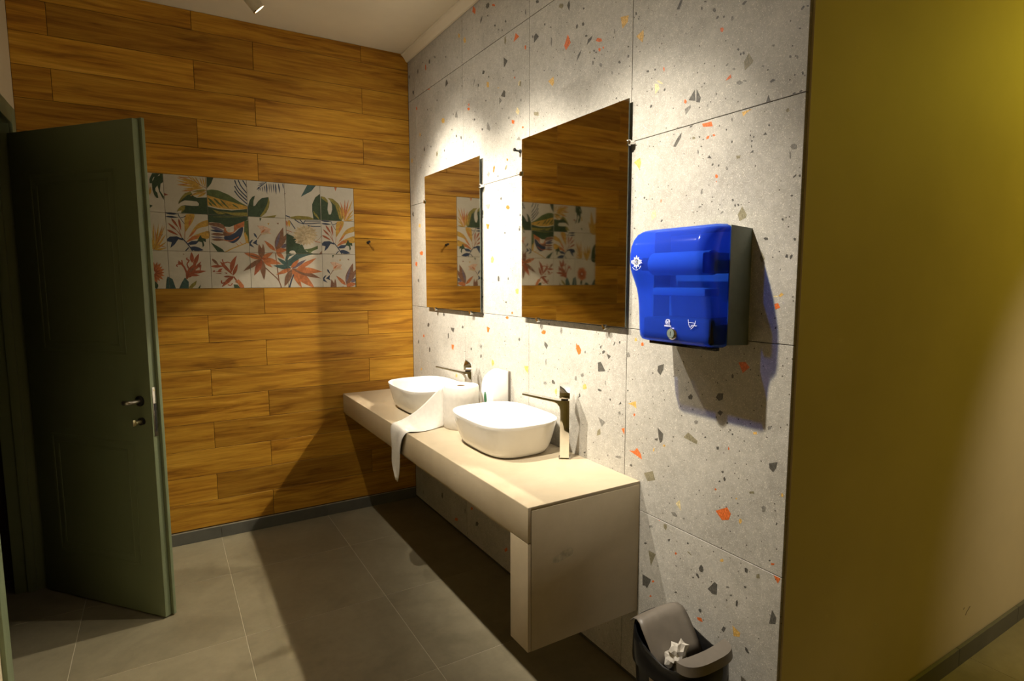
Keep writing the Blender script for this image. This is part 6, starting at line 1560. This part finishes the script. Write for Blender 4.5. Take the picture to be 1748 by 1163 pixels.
# ------------------------------------------------------------------ soap dispenser
sd = thing('soap_dispenser', 'white wall soap dispenser with green window between the basins', 'soap dispenser', (0, -1.196, .812))
bm = bmesh.new()
pr = [(-.012, .0), (-.072, .004), (-.090, .018), (-.100, .06), (-.103, .12), (-.098, .165), (-.085, .192), (-.062, .212), (-.035, .224), (-.012, .227)]
rings(bm, [[(a, -.058, b) for a, b in pr], [(a, .058, b) for a, b in pr]])
bmesh.ops.recalc_face_normals(bm, faces=bm.faces)
bmesh.ops.bevel(bm, geom=[e for e in bm.edges if len(e.link_faces) == 2 and e.calc_face_angle(0) > 1.0], offset=.007, segments=3, profile=.5, affect='EDGES')
bm_obj('body', bm, WHITEPLASTIC, sd, smooth=35)
box('back_plate', (-.0115, -.055, .002), (-.001, .055, .224), GREYPLASTIC, sd, .002)
bm = bmesh.new(); rings(bm, [[(-.1035, .012 * math.cos(t) + .012, .095 + .030 * math.sin(t)) for t in [k * math.pi / 12 for k in range(24)]], [(-.0985, .012 * math.cos(t) + .012, .095 + .030 * math.sin(t)) for t in [k * math.pi / 12 for k in range(24)]]])
bm_obj('level_window', bm, GREENWINDOW, sd)
box('nozzle', (-.085, -.012, -.012), (-.055, .012, .004), GREYPLASTIC, sd, .003)

# ------------------------------------------------------------------ paper roll with trailing sheet
RX, RY, RR, RH = -.200, -1.120, .085, .203
pr_ = thing('paper_roll', 'large white paper roll with a loose sheet trailing off the counter', 'paper roll', (RX, RY, CT))
bm = bmesh.new()
n = 48
def wob(r, z):
    return [(r * (1 + .006 * math.sin(3 * t + z * 40) + .004 * math.sin(7 * t + z * 90)) * math.cos(t), r * (1 + .006 * math.sin(3 * t + z * 40)) * math.sin(t), z) for t in [2 * math.pi * k / n for k in range(n)]]
rings(bm, [wob(.021, .001), wob(RR - .003, .001), wob(RR, .006), wob(RR, .05), wob(RR + .0006, .1), wob(RR, .15), wob(RR, RH - .006), wob(RR - .004, RH), wob(.050, RH - .001), wob(.021, RH - .0015), wob(.021, .001)], False, False)
bm_obj('roll', bm, PAPER, pr_, smooth=50)
bm = bmesh.new()
rings(bm, [circ((0, 0, .0015), .0208, n=24), circ((0, 0, RH - .004), .0208, n=24), circ((0, 0, RH - .004), .019, n=24), circ((0, 0, .0015), .019, n=24), circ((0, 0, .0015), .0208, n=24)], False, False)
bm_obj('core', bm, CARD, pr_, smooth=40)
# sheet: cross sections from the roll to the hanging tip, each (top/left end, bottom/right end) in world space
tx, ty = RX - RR * .93, RY + RR * .37
SEC = [((tx + .010, ty + .026, CT + RH - .006), (tx + .004, ty - .006, CT + .006)),
       ((tx - .020, ty + .050, CT + .165), (tx - .022, ty - .004, CT + .004)),
       ((tx - .055, ty + .085, CT + .110), (tx - .050, ty - .012, CT + .003)),
       ((tx - .095, ty + .125, CT + .062), (tx - .085, ty - .026, CT + .003)),
       ((tx - .135, ty + .160, CT + .028), (tx - .125, ty - .036, CT + .004)),
       ((tx - .165, ty + .182, CT + .010), (tx - .160, ty - .034, CT + .005)),
       ((CF + .006, ty + .192, CT + .006), (CF + .008, ty - .022, CT + .006)),
       ((CF - .006, ty + .190, CT - .004), (CF - .006, ty - .008, CT - .003)),
       ((CF - .010, ty + .195, CT - .040), (CF - .012, ty + .018, CT - .035)),
       ((CF - .009, ty + .180, CT - .090), (CF - .013, ty + .040, CT - .085)),
       ((CF - .008, ty + .178, CT - .140), (CF - .012, ty + .050, CT - .135)),
       ((CF - .008, ty + .186, CT - .185), (CF - .011, ty + .058, CT - .180)),
       ((CF - .008, ty + .160, CT - .225), (CF - .010, ty + .074, CT - .225)),
       ((CF - .009, ty + .124, CT - .262), (CF - .009, ty + .098, CT - .265))]
bm = bmesh.new()
NV = 14
rs = []
for i, (a, b) in enumerate(SEC):
    a, b = Vector(a), Vector(b)
    row = []
    for k in range(NV + 1):
        v = k / NV
        p = a.lerp(b, v)
        if 0 < i < 6:
            sag = math.sin(math.pi * v) * (.030 if i < 5 else .006) * (1 - .12 * i)
            p += Vector((.3 * sag, -.2 * sag, -sag * (.9 if i > 1 else .3)))
            p.z = max(p.z, CT + .003)
        if i >= 8: p.x += .0035 * math.sin(v * 9 + i * .3) - .001
        if i in (5, 6, 7): p.z += .0012 * (1 + math.sin(v * 8 + i))
        row.append(p - Vector((RX, RY, CT)))
    rs.append(row)
rings(bm, rs, False, False, closed=False)
sh = bm_obj('loose_sheet', bm, PAPER, pr_, smooth='all')
ss = sh.modifiers.new('smooth', 'SUBSURF'); ss.levels = 1; ss.render_levels = 1
so = sh.modifiers.new('thickness', 'SOLIDIFY'); so.thickness = .0006

# ------------------------------------------------------------------ waste bin
BX, BY = -.150, -2.475
wb = thing('waste_bin', 'black swing-top waste bin with taupe lid beside the counter', 'waste bin', (BX, BY, 0))
def zt(y, hi=.435, lo=.375):            # saddle edge: high at the far end, dipping, slightly up at the near end
    s = (y / .135 + 1) / 2
    return lo + .030 * max(0, 1 - s / .4) ** 1.5 + (hi - lo) * max(0, (s - .28) / .72) ** 1.6
bm = bmesh.new()
rs = [sq(.078, .105, .0, 48, 3), sq(.082, .110, .003, 48, 3), sq(.092, .122, .18, 48, 3), sq(.100, .130, .335, 48, 3), sq(.100, .130, .337, 48, 3), sq(.096, .126, .337, 48, 3), sq(.088, .118, .18, 48, 3), sq(.078, .105, .006, 48, 3)]
rings(bm, rs)
bm_obj('body', bm, BLACKPLASTIC, wb, smooth=40)
bm = bmesh.new()
def saddle(a, b, dz, zlow=None):
    return [(x, y, (zt(y) + dz) if zlow is None else zlow) for x, y, _ in sq(a, b, 0, 48, 3)]
rings(bm, [saddle(.101, .131, 0, .318), saddle(.107, .137, 0, .320), saddle(.108, .138, 0, .336), saddle(.105, .135, -.006), saddle(.103, .133, -.001), saddle(.099, .129, .0), saddle(.096, .126, -.004), saddle(.092, .122, 0, .330), saddle(.101, .131, 0, .318)], False, False)
bm_obj('rim', bm, BLACKPLASTIC, wb, smooth=40)
# far lid half: bent panel that tips down into the bin
bm = bmesh.new()
pts = [(.130, .424), (.112, .444), (.092, .452), (.074, .449), (.062, .438), (.050, .424), (.030, .398), (.008, .368), (-.012, .340)]
rs = []
for y, z in pts:
    w = .094 if y < .06 else .094 - (y - .06) * .22
    rs.append([(x * w, y, z + .004 * (1 - x * x)) for x in (-1, -.75, -.5, -.25, 0, .25, .5, .75, 1)])
rings(bm, rs, False, False, closed=False)
o = bm_obj('swing_lid', bm, GREYPLASTIC, wb, smooth='all')
s_ = o.modifiers.new('thickness', 'SOLIDIFY'); s_.thickness = .003
# near lid half: lip along the near end of the rim
bm = bmesh.new()
top, bot = [], []
N_ = 16
outer = [(.100 * math.copysign(abs(math.cos(t)) ** .7, math.cos(t)), -.080 - .054 * abs(math.sin(t)) ** .75) for t in [math.pi * k / N_ for k in range(N_ + 1)]]
inner = [(x * .86, -.083 - .008 * (1 - (x / .1) ** 2)) for x, y in outer]
o1 = [(x, y, .420) for x, y in outer]; o0 = [(x * 1.02, y - .004, .393) for x, y in outer]
i1 = [(x, y, .424) for x, y in inner]; i0 = [(x, y, .402) for x, y in inner]
rings(bm, [o0, o1, i1, i0, o0], False, False, closed=False)
bm_obj('lid_lip', bm, GREYPLASTIC, wb, smooth=40)
bm = bmesh.new()
st = []
for k in range(9):
    t = math.pi * .98 + k * .09
    ct_, st_ = math.cos(t), math.sin(t)
    f = lambda a, b, z: (a * math.copysign(abs(ct_) ** (2 / 3), ct_), b * math.copysign(abs(st_) ** (2 / 3), st_), z)
    st.append((f(.0965, .1265, .215), f(.1010, .1310, .312)))
for a, b in zip(st[:-1], st[1:]): bm.faces.new([bm.verts.new(p) for p in (a[0], b[0], b[1], a[1])])
bm_obj('sticker', bm, STICKER, wb)

# crumpled tissue in the bin
bm = bmesh.new()
bmesh.ops.create_icosphere(bm, subdivisions=3, radius=.030)
for v in bm.verts:
    d = v.co.normalized()
    k = noise.noise(d * 2.1 + Vector((3, 1, 7))) * .55 + noise.noise(d * 5.3) * .38 + noise.noise(d * 11) * .15
    v.co = v.co * (1 + k); v.co.z *= 1.5
zmin = min(v.co.z for v in bm.verts)
bmesh.ops.translate(bm, vec=(0, 0, -zmin), verts=bm.verts)
tis = bm_obj('crumpled_tissue', bm, PAPER, loc=(BX - .036, BY - .028, .322))
tag(tis, 'crumpled white paper tissue stuck in the bin opening', 'tissue')
